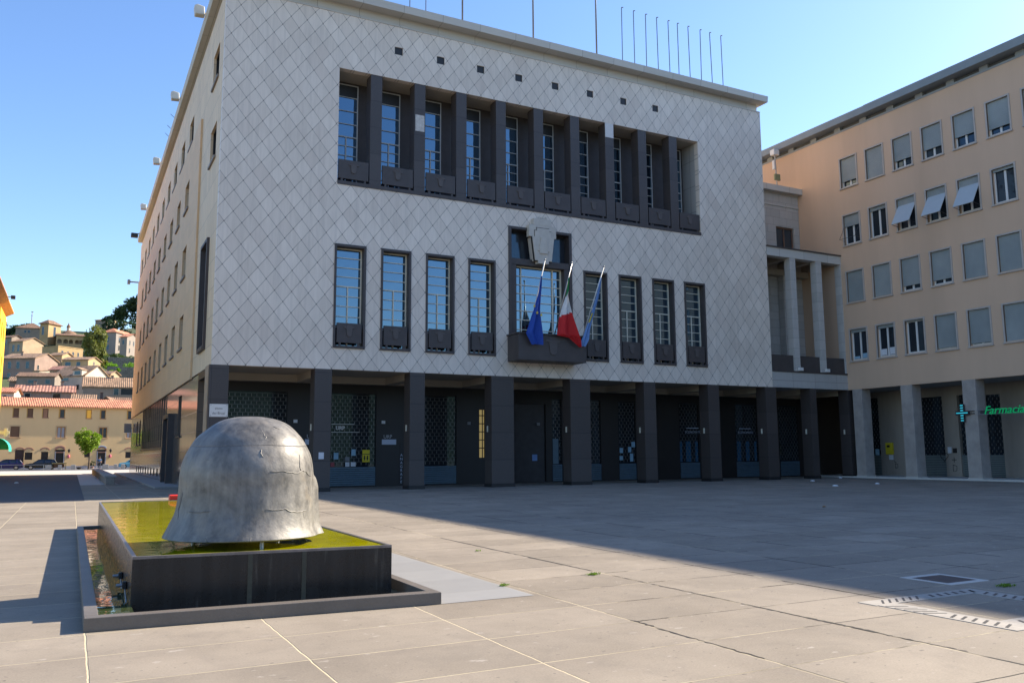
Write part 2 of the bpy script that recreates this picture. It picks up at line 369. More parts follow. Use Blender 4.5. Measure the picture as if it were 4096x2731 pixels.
# hill terrain behind the hotel, and hills beyond the square behind the camera
def hz(x, y):
    k = [(104, 0), (112, .5), (125, 6), (150, 11.5), (175, 18), (215, 26), (250, 34), (300, 44), (340, 52), (430, 52), (600, 30)]
    for (a, p), (b, q) in zip(k, k[1:]):
        if a <= y <= b: z = p+(q-p)*(y-a)/(b-a); break
    else: z = 0 if y < 104 else 25
    z += max(0, min(1, (y-150)/100))*(noise.noise(Vector((x*.03, y*.03, 0)))*3 + max(0, x-2)*.25*min(1, max(0, 45-x)/30))
    return z
def terrain(name, x0, x1, y0, y1, n, m_, f, mat):
    mb = MB(); vs = [(x0+(x1-x0)*i/n, y0+(y1-y0)*j/m_, f(x0+(x1-x0)*i/n, y0+(y1-y0)*j/m_)) for j in range(m_+1) for i in range(n+1)]
    mb.add(vs, [(j*(n+1)+i, j*(n+1)+i+1, (j+1)*(n+1)+i+1, (j+1)*(n+1)+i) for j in range(m_) for i in range(n)])
    o = mb.build(name, mat, smooth=True); o['kind'] = 'structure'; return o
grassy = pm('hill_scrub', (.07, .09, .03), .95, .5, .12, .1, fine=3)
terrain('hill', -160, 160, 104, 600, 64, 60, hz, grassy)
terrain('hills', -260, 260, -420, -120, 50, 20, lambda x, y: max(0, (-120-y)*.17)+(8*noise.noise(Vector((x*.013, y*.013, 3)))+5*noise.noise(Vector((x*.05, y*.05, 3))))*min(1, (-120-y)/60), pm('far_scrub', (.06, .085, .04), .95, .4, .05, .1, fine=1))

# ================================================================== TOWN HALL
T = thing('town_hall', (16.26, 0, 0), 'pale stone town hall clad in diamond slabs above a dark arcade', 'town hall')
UP = (5.33, 27.36, 14.6, 20.24)
LX = [5.28, 7.56, 9.87, 12.17, 19.05, 21.36, 23.66, 25.94]
holes = [UP, (14.46, 18.30, 6.3, 13.47)]+[(x, x+1.53, 6.56, 11.51) for x in LX]
SQ = [8.12+2.277*i for i in range(8)]
holes += [(x, x+.43, 21.55, 21.95) for x in SQ]
MB().wall(0, 32.52, 5.56, 23.08, 0, .35, holes, PF).build('front_wall', clad, T)
v = MB()
for x in SQ: v.box(x, x+.43, .1, .14, 21.55, 21.95)
# the eight square vents, each a small dark plate set back in its opening
for x in SQ: MB().box(x+.002, x+.428, .05, .12, 21.552, 21.948).build('vent_plate', black, T)
# side wall: upright slabs near the corner and above, a thicker warm slab below
SY = [2.5+4.345*i for i in range(11)]
def yy(k): return 6.83+4.345*k
sh = [(1.62, 3.55, 15.5, 17.2), (1.62, 3.55, 19.45, 21.1), (2.5, 4.55, 6.65, 11.62), (.0, 0, 0, 0)]
top = [(yy(k), yy(k)+1.9, 19.5, 21.05) for k in range(1, 11)]
rows = [(15.6, 17.2, 10), (11.65, 13.4, 10), (7.6, 9.45, 10)]
sub = [(yy(k), yy(k)+1.9, a, b) for a, b, n in rows for k in range(1, n)]
MB().wall(.35, 54.6, 5.57, 23.08, .001, .4, sh+top+sub, PS).build('side_wall', travs, T)
MB().wall(6.9, 54.62, 5.48, 19.2, -.1, -.004, sub, PS).build('side_wall', slabm, T)
sillm = pm('window_sill_stone', (.22, .19, .17), .6, .1)
def side_window(y0, y1, z0, z1, xo=-.1, frame=False):
    p = MB(PS).box(y0, y1, z0, z1, .22, .26).build('pane', gld, None)
    f = MB(PS)
    f.box(y0, y0+.07, z0, z1, .12, .219).box(y1-.07, y1, z0, z1, .12, .219).box(y0+.07, y1-.07, z1-.07, z1, .12, .219).box(y0+.07, y1-.07, z0, z0+.07, .12, .219).box((y0+y1)/2-.03, (y0+y1)/2+.03, z0+.07, z1-.07, .14, .219)
    fo = f.build('window', black, T)
    INV[p.name] = INV[fo.name]; p.location = p.location-INV[fo.name]; p.parent = fo
    s = MB(PS).box(y0-.06, y1+.06, z0-.12, z0, xo-.09, .1).build('sill', sillm, fo)
for k in range(1, 11): side_window(yy(k), yy(k)+1.9, 19.5, 21.05, .0)
for a, b, n in rows:
    for k in range(1, n): side_window(yy(k), yy(k)+1.9, a, b)
side_window(1.62, 3.55, 15.5, 17.2, 0.); side_window(1.62, 3.55, 19.45, 21.1, 0.)
# tall stair window with its proud dark frame
fo = MB(PS).box(2.38, 2.55, 6.5, 11.75, -.12, .3).box(4.5, 4.67, 6.5, 11.75, -.12, .3).box(2.55, 4.5, 11.6, 11.75, -.12, .3).box(2.55, 4.5, 6.5, 6.68, -.14, .3).build('window', dark, T)
MB(PS).box(2.55, 4.5, 6.68, 11.6, .18, .22).build('pane', gl, fo)
MB(PS).box(2.58, 3.3, 7., 8.1, .05, .1).box(3.0, 3.1, 6.7, 8.6, .02, .06).build('casement', cream, fo)
# polished lower side wall
low = [(19.5, 39.4, 2.25, 5.47), (14.7, 17.3, -.1, 3.85), (11., 12.6, 2.75, 4.95), (41.9, 43.4, 2.7, 4.8), (45.4, 46.9, 2.7, 4.8)]
low += [(18.4+2.55*i, 19.5+2.55*i, .32, .82) for i in range(11)]
MB().wall(4.4, 54.6, 0, 5.48, .0, .3, low, PS).build('side_wall', lowg, T)
MB().box(.0, .3, .35, 4.4, 5.2, 5.57).build('lintel', black, T)
for y0, y1, z0, z1 in low[2:]:
    fo = MB(PS).box(y0, y1, z0, z1, .2, .24).build('window', black if z1 < 1 else gl, T)
    if z1 > 1: MB(PS).box(y0-.05, y1+.05, z0-.12, z0-.002, -.07, .15).build('sill', dark, fo)
fo = MB(PS).box(19.5, 39.4, 2.25, 5.47, .24, .28).build('window', gl, T)
for i in range(13):
    y = 19.5+i*19.7/12
    MB(PS).box(y, y+.2, 2.25, 5.47, -.04, .235).build('mullion', lowg, fo)
MB(PS).box(19.4, 39.5, 2.1, 2.245, -.1, .2).build('sill', dark, fo)
fo = MB(PS).box(14.4, 14.7, 0, 4.1, -.35, .3).box(17.3, 17.6, 0, 4.1, -.35, .3).box(14.7, 17.3, 3.85, 4.1, -.35, .3).build('door', dark, T)
MB(PS).box(14.7, 17.3, .002, 3.85, .15, .2).build('leaf', dmetal, fo)
# arcade
PX = [(-.1, .72, 1.3), (4.49, 5.28, .8), (9.1, 9.86, .8), (13.46, 14.72, .8), (18.1, 19.34, .8), (22.88, 23.68, .8), (27.44, 28.26, .8), (31.9, 32.76, .8), (35.6, 36.14, .8), (38.98, 39.38, .8)]
corner_m = pm('corner_lit_tone', (.3, .24, .18), .5, .15, 1.5)
for a, b, d in PX:
    p = MB().box(a, b, 0.002, d, 0, 5.56).build('pillar', darkp, T)
    MB().box(a-.03, b+.03, -.02, d+.03, 0, .18).build('plinth', black, p)
MB().box(-.105, -.1+.002-.004, .25, 1.3, .2, 5.56).build('pillar_lit_strip', corner_m, T)  # thin sheet: orange light on the pillar's street side, put into the colour
for i, (a, b, d) in enumerate(PX[1:]):
    MB().box(a-.035, a-.002, .4, .5, 2.75, 3.05).build('wall_light', cream, T)
MB().box(.3, 38.98, .35, 4.6, 5.6, 5.85).build('arcade_ceiling', soff, T)
for a, b, d in PX[1:]: MB().box(a+.1, b-.1, d+.002, 3.899, 5.25, 5.6).build('ceiling_beam', soff, T)
MB().box(.3, 38.98, 3.9, 4.35, 5.25, 5.6).build('ceiling_beam', soff, T)
SHT = [(1.4, 4.3), (6.0, 8.95), (10.6, 13.55), (19.62, 20.28), (21.2, 23.0), (24.28, 25.55), (28.93, 30.5), (33.55, 35.5), (37.42, 39.2)]
hl = [(a, b, .05, 4.8) for a, b in SHT]+[(14.93, 15.28, 1.45, 4.1), (17.1, 19.2, .05, 4.5)]
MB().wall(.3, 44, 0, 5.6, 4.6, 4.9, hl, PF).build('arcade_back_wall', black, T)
shm = pm('blue_grey_shutter', (.1, .16, .21), .45, .15, 3, metal=.3)
linkm = pm('steel_link', (.2, .2, .2), .4, .2, 3, metal=.7)
inner = pm('dark_shop_inside', (.02, .024, .028), .6, .5, 1.)
def rolling(a, b):
    s = MB()
    n = 9
    for i in range(n):
        z = .06+i*.107
        s.prism([(4.62, z), (4.585, z+.02), (4.585, z+.085), (4.62, z+.104)], a+.02, b-.02, axis=0)
    o = s.build('roller_shutter', shm, T)
    l = MB(); k = 0; z = 1.12
    while z < 4.7:
        x = a+.08+(.13 if k % 2 else 0)
        while x < b-.06:
            l.box(x, x+.026, 4.6, 4.62, z, z+.13); x += .26
        l.box(a+.03, b-.03, 4.605, 4.618, z+.16, z+.172)
        z += .19; k += 1
    l.build('link_grille', linkm, o)
    MB().box(a-.001, b+.001, 4.74, 4.78, .05, 4.8).build('window', gld, T)
for a, b in SHT: rolling(a, b)
MB().box(14.93, 15.28, 4.72, 4.76, 1.45, 4.1).build('lit_window', emis('lit_room', (.5, .38, .15), .2), T)
gb = MB()
for z in (1.95, 2.4, 2.85, 3.3, 3.75): gb.box(14.93, 15.28, 4.66, 4.7, z, z+.05)
gb.box(15.14, 15.18, 4.66, 4.7, 1.45, 4.1).build('glazing_bars', black, T)
MB().box(17.1, 19.2, 4.74, 4.78, .05, 4.5).build('entrance_door', dmetal, T)
# interior closing boxes so nothing shines through
MB().box(.5, 32.3, 4.95, 54.2, .01, 5.4).build('interior', inner, T)
MB().box(.45, 32.1, 1.62, 54.2, 5.86, 23.2).build('interior', inner, T)
MB().wall(0.4, 54.6, 0, 23.08, 32.2, 32.52, [(.3, 4.9, -.1, 5.56)], PS).build('side_wall', travs, T)
MB().box(.0, 32.52, 54.3, 54.6, 0, 23.08).build('rear_wall', travs, T)
# frieze and cornice
MB().box(.12, 32.36, .1, 54.5, 23.08, 23.55).build('frieze', stone, T)
MB().box(-.0, 32.52, -.03, .1, 23.03, 23.085).build('string_course', stone, T)
MB().prism([(-.55, 23.55), (-.6, 23.92), (.5, 24.0), (.5, 23.55)], .4, 32.7, axis=0).build('cornice', stone, T)
MB().prism([(-.3, 23.56), (-.36, 23.925), (.4, 24.01), (.4, 23.56)], -.6, 55.0, axis=1).build('cornice', stones, T)
MB().box(.4, 32.6, .5, 55, 23.6, 23.98).build('roof', conc, T)
MB().prism([(32.0, 23.56), (32.0, 24.0), (32.76, 23.92), (32.7, 23.56)], .5, 55.0, axis=1).build('cornice', stones, T)
# upper loggia of the hall
UPX = [6.92, 9.21, 11.5, 13.79, 16.07, 18.38, 20.68, 22.96, 25.2]
MB().box(5.33, 27.36, .35, 1.5, 20.241, 20.4).build('soffit', soff, T)
MB().box(5.33, 27.36, -.04, 1.5, 14.42, 14.6).build('ledge', dark, T)
MB().box(5.18, 5.329, .35, 1.5, 14.5, 20.24).build('reveal', trav, T)
MB().box(27.361, 27.5, .35, 1.6, 14.5, 20.24).build('reveal', jointed('jamb_blocks', (.42, .4, .37), .1, (.8, 1.6), (.15, .14, .13), axes=('y', 'z')), T)
MB().box(5.2, 27.5, 1.5, 1.6, 14.5, 20.4).build('recess_back_wall', dark, T)
def emblem(mb, cx, zt, k, y):
    """mural crown over a tapering shield, as on the balcony panels"""
    mb.box(cx-.36*k, cx+.36*k, y-.03, y+.01, zt-.2*k, zt-.08*k).box(cx-.2*k, cx+.2*k, y-.035, y+.01, zt-.079*k, zt)
    mb.prism([(cx-.22*k, zt-.201*k), (cx+.22*k, zt-.201*k), (cx+.17*k, zt-.66*k), (cx+.08*k, zt-.76*k), (cx-.08*k, zt-.76*k), (cx-.17*k, zt-.66*k)], y-.045, y+.01, axis=1)
    return mb
def panel(x0, x1, z0, z1, y, par):
    o = MB().box(x0, x1, y, y+.1, z0, z1).build('balcony_panel', dark, par, bevel=.008)
    emblem(MB(), (x0+x1)/2, z1-.14*(z1-z0), .72*(z1-z0), y).build('emblem', pm('worn_emblem_stone', (.085, .072, .068), .6, .2, 4), o, bevel=.01)
    MB().box(x0+.12, x0+.22, y+.01, y+.09, z0-.12, z0).box(x1-.22, x1-.12, y+.01, y+.09, z0-.12, z0).build('foot', dark, o)
    return o
for x in UPX: MB().box(x, x+.58, .02, .7, 14.6, 20.241).build('loggia_pillar', darkp, T)
MB().box(UPX[1]+.05, UPX[1]+.53, .005, .02, 17.75, 18.6).build('bare_patch', pm('exposed_plaster', (.5, .48, .45), .9, .3, 6, fine=20), T)
MB().box(UPX[6]+.01, UPX[6]+.57, .004, .02, 19.4, 20.24).build('bare_patch', pm('fresh_plaster', (.62, .61, .6), .9, .08, 6), T)
edges = [5.33]+[q for x in UPX for q in (x, x+.58)]+[27.36]
BAYS = [(edges[2*i], edges[2*i+1]) for i in range(10)]
def hall_window(x0, x1, z0, z1, y, bars, zm, par, name='window', mull=None, fr=.05, fm=cream, trans=True):
    f = MB()
    f.box(x0, x0+fr, y-.07, y, z0, z1).box(x1-fr, x1, y-.07, y, z0, z1).box(x0+fr, x1-fr, y-.07, y, z1-fr, z1).box(x0+fr, x1-fr, y-.07, y, z0, z0+fr)
    for z in bars: f.box(x0+fr, x1-fr, y-.05, y-.002, z-.018, z+.018)
    f.box(x0+fr, x1-fr, y-.06, y-.001, zm-.03, zm+.03)
    for mx in (mull or [(x0+x1)/2]): f.box(mx-.03, mx+.03, y-.055, y-.003, z0+fr, zm-.03)
    o = f.build(name, fm, par)
    MB().box(x0+fr, x1-fr, y-.001, y+.03, z0+fr, z1-fr).build('pane', gl, o)
    return o
greyf = pm('grey_frame_paint', (.48, .48, .47), .5, .08)
for i, (a, b) in enumerate(BAYS):
    cx = (a+b)/2 if i not in (0, 9) else (a+b)/2
    o = hall_window(cx-.6, cx+.58, 14.66, 20.1, 1.46, [19.44, 18.72, 18.04, 16.9, 16.4, 15.9, 15.4], 17.37, T, fm=greyf)
    MB().box(cx-.56, cx+.54, 1.40, 1.455, 19.46, 20.06).build('blind_box', black, o)
    panel(a+.07 if i else a+.06, b-.05, 14.74, 15.68, .03, T)
# lower windows with proud basalt frames
for x in LX:
    f = MB()
    f.box(x, x+.1, -.06, .45, 6.56, 11.51).box(x+1.43, x+1.53, -.06, .45, 6.56, 11.51).box(x+.1, x+1.43, -.06, .45, 11.39, 11.51).box(x+.1, x+1.43, -.08, .45, 6.56, 6.68)
    fo = f.build('window', dark, T, bevel=.008)
    hall = hall_window(x+.1, x+1.43, 6.68, 11.39, .42, [10.93, 10.46, 10.02, 9.08, 8.6, 8.11, 7.6], 9.55, fo, name='sash')
    o = MB().box(x+.17, x+1.36, -.02, .06, 6.82, 7.75).build('balcony_panel', dark, fo, bevel=.006)
    emblem(o_ := MB(), x+.765, 7.64, .68, -.02)
    o_.build('emblem', MC['worn_emblem_stone'], fo)
    MB().box(x+.28, x+.38, -.01, .05, 6.68, 6.82).box(x+1.15, x+1.25, -.01, .05, 6.68, 6.82).build('foot', dark, fo)
# central bay: frame, niche, big window, crest and balcony
f = MB()
f.box(14.46, 14.62, -.07, .5, 6.3, 13.47).box(18.14, 18.30, -.07, .5, 6.3, 13.47).box(14.62, 18.14, -.07, .5, 13.33, 13.47).box(14.62, 18.14, -.03, .5, 11.45, 11.78)
f.box(14.62, 14.92, -.01, .5, 6.3, 11.45).box(17.84, 18.14, -.01, .5, 6.3, 11.45)
cf = f.build('central_window', dark, T, bevel=.008)
MB().box(14.62, 18.14, .45, .5, 11.78, 13.33).build('niche_back', glass('polished_dark_panel', (.03, .032, .04), 1.7, .12), cf)
f = MB()
X0, X1 = 14.92, 17.84
f.box(X0, X0+.06, .34, .42, 6.7, 11.45).box(X1-.06, X1, .34, .42, 6.7, 11.45).box(X0+.06, X1-.06, .34, .42, 11.39, 11.45)
for z in (10.93, 10.46, 10.0, 9.56, 9.08, 8.6, 8.08): f.box(X0+.06, X1-.06, .36, .42, z-.02, z+.02)
for x in (15.38, 17.3): f.box(x-.03, x+.03, .35, .42, 6.7, 11.39)
f.build('sash', cream, cf)
MB().box(X0+.06, X1-.06, .42, .45, 6.7, 11.39).build('pane', gl, cf)
crest_m = pm('carved_crest_travertine', (.5, .46, .4), .6, .12, 3, .004)
q = MB(); c_ = 16.37
q.box(c_-.55, c_+.55, -.3, .0, 13.62, 13.98).box(c_-.82, c_+.82, -.3, .0, 13.3, 13.62).box(c_-.82, c_-.5, -.3, 0, 12.98, 13.3).box(c_+.5, c_+.82, -.3, 0, 12.98, 13.3)
cr = q.build('crest', crest_m, T, bevel=.012)
MB().prism([(c_-.69, 12.98), (c_-.53, 12.98), (c_-.53, 13.34), (c_-.4, 13.34), (c_-.4, 13.5), (c_+.4, 13.5), (c_+.4, 13.34), (c_+.53, 13.34), (c_+.53, 12.98), (c_+.69, 12.98), (c_+.53, 11.67), (c_-.53, 11.67)], -.306, -.2, axis=1).build('joint', black, cr)  # black outline behind the shield paints in the shade of its joint
MB().prism([(c_-.66, 12.98), (c_-.5, 12.98), (c_-.5, 13.3), (c_-.37, 13.3), (c_-.37, 13.46), (c_+.37, 13.46), (c_+.37, 13.3), (c_+.5, 13.3), (c_+.5, 12.98), (c_+.66, 12.98), (c_+.5, 11.7), (c_+.32, 11.7), (c_+.32, 11.55), (c_-.32, 11.55), (c_-.32, 11.7), (c_-.5, 11.7)], -.36, .2, axis=1).build('shield', crest_m, cr, bevel=.01)
MB().prism([(c_-.34, 12.3), (c_-.28, 12.3), (c_-.16, 12.95), (c_+.16, 12.95), (c_+.28, 12.3), (c_+.34, 12.3), (c_+.34, 12.2), (c_+.24, 12.2), (c_+.24, 12.08), (c_-.24, 12.08), (c_-.24, 12.2), (c_-.34, 12.2)], -.42, -.35, axis=1).build('relief', crest_m, cr, bevel=.01)
k = MB(); 
for i in range(6): k.tube([(c_-.3+i*.12, -.2, 13.98), (c_-.27+i*.1, -.22, 14.08+.05*(i % 2))], .035, 6)
k.build('finial', crest_m, cr)
bal = MB().box(14.38, 18.36, -1.22, .0, 6.3, 7.62).build('balcony', dark, T, bevel=.015)
emblem(MB(), 16.37, 7.5, 1.15, -1.22).build('emblem', MC['worn_emblem_stone'], bal, bevel=.01)
MB().box(14.32, 18.42, -1.28, -1.0, 7.62, 7.7).box(14.32, 14.5, -1.0, 0, 7.62, 7.7).box(18.24, 18.42, -1.0, 0, 7.62, 7.7).build('coping', dark, bal)

# ---- pieces fixed to the hall that are things of their own
pl = thing('street_sign', (.35, -.02, 3.57), 'white marble street name plaque at the corner pillar of the hall', 'street sign')
MB().box(-.03, .73, -.03, -.001, 3.3, 3.85).build('plate', pm('white_marble', (.62, .6, .57), .35, .1, 5), pl, bevel=.004)
ink = pm('engraved_ink', (.12, .11, .11), .7, .1)
text('lettering', 'piazza', .13, (.35, -.032, 3.63), (D(90), 0, 0), ink, pl, .002, 'CENTER')
text('lettering', 'dei Bruzi', .15, (.35, -.032, 3.41), (D(90), 0, 0), ink, pl, .002, 'CENTER')
b_ = MB()
for x in (.02, .68):
    for z in (3.35, 3.8): b_.tube([(x, -.05, z), (x, -.03, z)], .014, 8)
b_.build('bolts', dmetal, pl)
sgm = pm('sign_letter_grey', (.4, .41, .43), .5, .05)
lab = pm('label_pale_blue', (.42, .47, .58), .5, .08)
for x, l, s in ((5.3, 'URP sign on the dark wall partly behind the helmet', 1), (9.35, 'URP sign in grey letters beside the second shop shutter', 1)):
    u = thing('office_sign', (x, 4.58, 2.2), l, 'sign', 'office signs under the arcade')
    MB().box(x-.08, x+.7, 4.56, 4.6, 2.17, 2.44).build('label_plate', lab, u)
    text('lettering', 'URP', .26, (x, 4.575, 2.5), (D(90), 0, 0), sgm, u, .01)
ws = pm('white_shop_lettering', (.55, .55, .55), .5, .05)
u = thing('window_lettering', (7.2, 4.56, 3.0), 'white URP lettering across the second shop shutter', 'sign')
text('lettering', 'URP', .26, (6.78, 4.56, 2.93), (D(90), 0, 0), ws, u, .004, bold=.012)
MB().box(6.56, 7.75, 4.555, 4.56, 3.2, 3.23).box(6.56, 8.05, 4.555, 4.56, 2.79, 2.82).build('rule', ws, u)
for x, l in ((29.35, 'ECONOMATO lettering in the shutter right of the flags'), (33.75, 'ECONOMATO lettering in the last wide shutter of the hall')):
    u = thing('window_lettering', (x, 4.56, 2.9), l, 'sign')
    text('lettering', 'ECONOMATO', .2, (x, 4.56, 2.88), (D(90), 0, 0), lab, u, .004)
    MB().box(x+.1, x+1.1, 4.555, 4.56, 3.17, 3.22).build('rule', lab, u)
def card(name, x0, x1, z0, z1, y, mat, label, group=None, cat='notice'):
    o = MB().box(x0, x1, y-.012, y, z0, z1).build(name, mat); tag(o, label, cat, group); return o
bl = pm('pale_blue_paper', (.25, .42, .55), .7, .15, 5); wp = pm('white_paper', (.6, .62, .66), .7, .1, 5); yl = pm('yellow_board', (.62, .5, .02), .6, .08, 5)
rp = pm('dull_red_paper', (.3, .06, .07), .7, .1, 5); gp = pm('grey_paper', (.2, .21, .23), .7, .1, 5)
ys = thing('warning_sign', (8.42, 4.58, 1.25), 'yellow notice board with two black pictograms on the shutter', 'sign')
MB().box(8.22, 8.61, 4.57, 4.59, 1.27, 1.9).build('board', yl, ys)
MB().box(8.3, 8.36, 4.56, 4.57, 1.36, 1.6).box(8.46, 8.52, 4.56, 4.57, 1.36, 1.6).box(8.28, 8.38, 4.56, 4.57, 1.45, 1.49).box(8.44, 8.54, 4.56, 4.57, 1.45, 1.49).box(8.22, 8.61, 4.56, 4.57, 1.66, 1.69).build('pictogram', black, ys)
G2 = 'paper notices behind the second shutter'
for i, (x0, x1, z0, z1, m_, l) in enumerate([(6.71, 6.95, 1.42, 1.76, bl, 'light blue paper notice at the left of the second shutter'), (7.31, 7.54, 1.33, 1.54, gp, 'grey paper notice in the middle of the second shutter'),
        (7.63, 7.86, 1.6, 1.93, bl, 'highest light blue paper notice beside the yellow board'), (7.32, 7.54, 1.05, 1.27, wp, 'low white paper notice below the grey one'),
        (7.61, 7.87, 1.05, 1.27, wp, 'low white paper notice nearer the yellow board'), (6.56, 6.75, 1.05, 1.27, rp, 'dull red paper in the corner of the second shutter')]):
    card('paper_notice', x0, x1, z0, z1, 4.585, m_, l, G2)
card('paper_notice', 4.74, 4.98, 1.46, 1.76, -.002, wp, 'white torn notice glued to the second arcade pillar')
card('paper_notice', 18.35, 18.68, 1.24, 1.6, 4.735, pm('blue_lit_paper', (.16, .28, .55), .6, .1), 'blue notice on the dark entrance door under the balcony')
card('blue_door_strip', 19.64, 20.02, 1.05, 2.5, 4.59, shm, 'tall blue grey panel beside the hall entrance', cat='panel')
G3 = 'paper notices behind the sixth shutter'
for x0, x1, z0, z1, l in [(24.32, 24.56, 1.65, 1.96, 'upper left blue notice in the narrow shutter'), (24.3, 24.55, 1.22, 1.48, 'lower left blue notice in the narrow shutter'), (24.94, 25.17, 1.7, 2.02, 'middle blue notice in the narrow shutter'), (25.2, 25.46, 2.0, 2.33, 'topmost blue notice in the narrow shutter'), (25.07, 25.3, 1.14, 1.62, 'long low blue notice in the narrow shutter')]:
    card('paper_notice', x0, x1, z0, z1, 4.585, bl, l, G3)
cur = pm('blue_curtain', (.02, .1, .2), .8, .2, 4)
for x0, x1, l in [(28.95, 29.2, 'narrow blue curtain strip left in the first ECONOMATO window'), (29.5, 29.9, 'blue curtain strip in the middle of the first ECONOMATO window'), (30.25, 30.47, 'blue curtain strip right in the first ECONOMATO window'), (33.75, 34.08, 'blue curtain strip left in the last ECONOMATO window'), (34.5, 34.82, 'blue curtain strip in the middle of the last ECONOMATO window'), (35.25, 35.45, 'blue curtain strip right in the last ECONOMATO window')]:
    card('curtain_strip', x0, x1, 1.08, 2.36, 4.73, cur, l, 'blue curtain strips in the office windows', 'curtain')
for x, l in ((4.62, 'small house number tile left of the second pillar'), (9.24, 'small house number tile above the URP sign'), (14.2, 'small house number tile beside the third shutter'), (18.6, 'small house number tile above the entrance door')):
    card('number_tile', x, x+.2, 3.26, 3.42, 4.59, gp if x > 10 else wp, l, 'house number tiles on the dark wall', 'number tile')
# vertical office sign
vs_ = thing('vertical_sign', (10.36, 4.58, .9), 'narrow vertical column of pale letters by the third pillar', 'sign')
MB().box(10.26, 10.46, 4.585, 4.6, .1, 2.4).build('board', black, vs_)
for i, ch in enumerate('ANAGRAFE'): text('lettering', ch, .2, (10.36, 4.58, 1.55-.2*i), (D(90), 0, 0), lab, vs_, .003, 'CENTER')

# flags
def flag(x, bx, tz, label, kind):
    r = thing('flag', (bx, -1.15, 7.65), label, 'flag', 'flags on the balcony')
    P0 = Vector((bx, -1.1, 7.55)); P1 = Vector((x, -2.15, tz))
    MB().tube([P0, P1], .03, 8).build('pole', white_p if kind != 'it' else pm('steel_pole', (.35, .35, .36), .35, .1, metal=.7), r, smooth=True)
    MB().lathe([(.02, 0), (.05, .02), (.05, .07), (.02, .1)], P1, 10).build('finial', MC['cornice_stone'] if False else metal, r, smooth=True)
    if kind == 'eu': L, R_ = [(0, -.03), (.25, -.12), (.5, -.3), (.7, -.52), (.84, -.68), (1, -.3)], [(0, .02), (.25, .03), (.5, .06), (.7, .16), (.85, .24), (1, .3)]; zt, zb, x0 = 10.45, 7.05, x-.12; sl_ = -.3
    elif kind == 'it': L, R_ = [(0, -.02), (.25, -.1), (.42, -.25), (.62, -.4), (.84, -.5), (.86, .2), (1, .9)], [(0, .03), (.25, .0), (.42, .22), (.62, .5), (.84, .82), (.9, .9), (1, 1.0)]; zt, zb, x0 = 10.5, 7.05, x-.1; sl_ = -.15
    else: L, R_ = [(0, -.03), (.3, -.26), (.55, -.48), (.75, -.78), (.93, -1.0), (1, -.95)], [(0, .03), (.3, -.1), (.55, -.3), (.75, -.52), (.9, -.58), (1, -.75)]; zt, zb, x0 = 10.7, 7.1, x-.08; sl_ = -.1
    def itp(t, T_):
        for (a, p), (b, q) in zip(T_, T_[1:]):
            if t <= b: return p+(q-p)*(t-a)/(b-a)
        return T_[-1][1]
    n, m_ = 44, 18; vs = []; cols = []
    for j in range(n+1):
        t = j/n; a, b = itp(t, L), itp(t, R_)
        for i in range(m_+1):
            s = i/m_; fold = math.sin(s*9+t*2.5)*.07*min(1, (b-a)*2)+math.sin(s*17+1+t*5)*.025
            vs.append((x0+a+(b-a)*s+.02*math.sin(t*9), -2.0+.75*t*.7+fold, zt+(zb-zt)*t+.04*math.sin(s*3.1)))
    fs = {}
    for j in range(n):
        for i in range(m_):
            t = (j+.5)/n; s = (i+.5)/m_
            if kind == 'it': kx = t+.07*(s-.5); c = 'green' if kx < .24 else 'white' if kx < .53 else 'red'
            elif kind == 'eu': c = 'blue'
            else: c = 'yellow' if (.52 < t < .67 and .1 < s < .62) else 'pale'
            fs.setdefault(c, []).append((j*(m_+1)+i, j*(m_+1)+i+1, (j+1)*(m_+1)+i+1, (j+1)*(m_+1)+i))
    me = bpy.data.meshes.new('cloth'); al = []; mi = []
    CM = {'green': (.0, .2, .05), 'white': (.62, .62, .62), 'red': (.5, .008, .012), 'blue': (.004, .05, .32), 'yellow': (.55, .42, .02), 'pale': (.13, .25, .5)}
    for q_, (c, ff) in enumerate(fs.items()):
        al += ff; mi += [q_]*len(ff); me.materials.append(pm('flag_'+c, CM[c], .7, .1, 6))
    o0 = INV[r.name]; me.from_pydata([tuple(Vector(v)-o0) for v in vs], [], al); me.polygons.foreach_set('material_index', mi); me.polygons.foreach_set('use_smooth', [True]*len(al))
    o = bpy.data.objects.new('cloth', me); COL.objects.link(o); o.parent = r; INV[o.name] = o0
    if kind == 'eu':
        for sx, sz in ((-.14, 8.62), (.1, 8.52), (-.3, 8.95)):
            p = []
            for k_ in range(10):
                rr = .085 if k_ % 2 == 0 else .035; aa = math.pi/2+k_*math.pi/5; p.append((x0-.05+sx+rr*math.cos(aa), sz+rr*math.sin(aa)))
            st = MB().prism(p, -1.86, -1.84, axis=1).build('star', pm('star_yellow', (.7, .5, .02), .6, .05), o)
flag(15.42, 15.0, 11.25, 'blue flag with yellow stars hanging over the balcony', 'eu')
flag(17.0, 16.5, 11.25, 'green white and red flag drooping from a slanted pole', 'it')
flag(18.95, 18.2, 11.25, 'light blue flag with a yellow patch in front of a narrow window', 'lo')
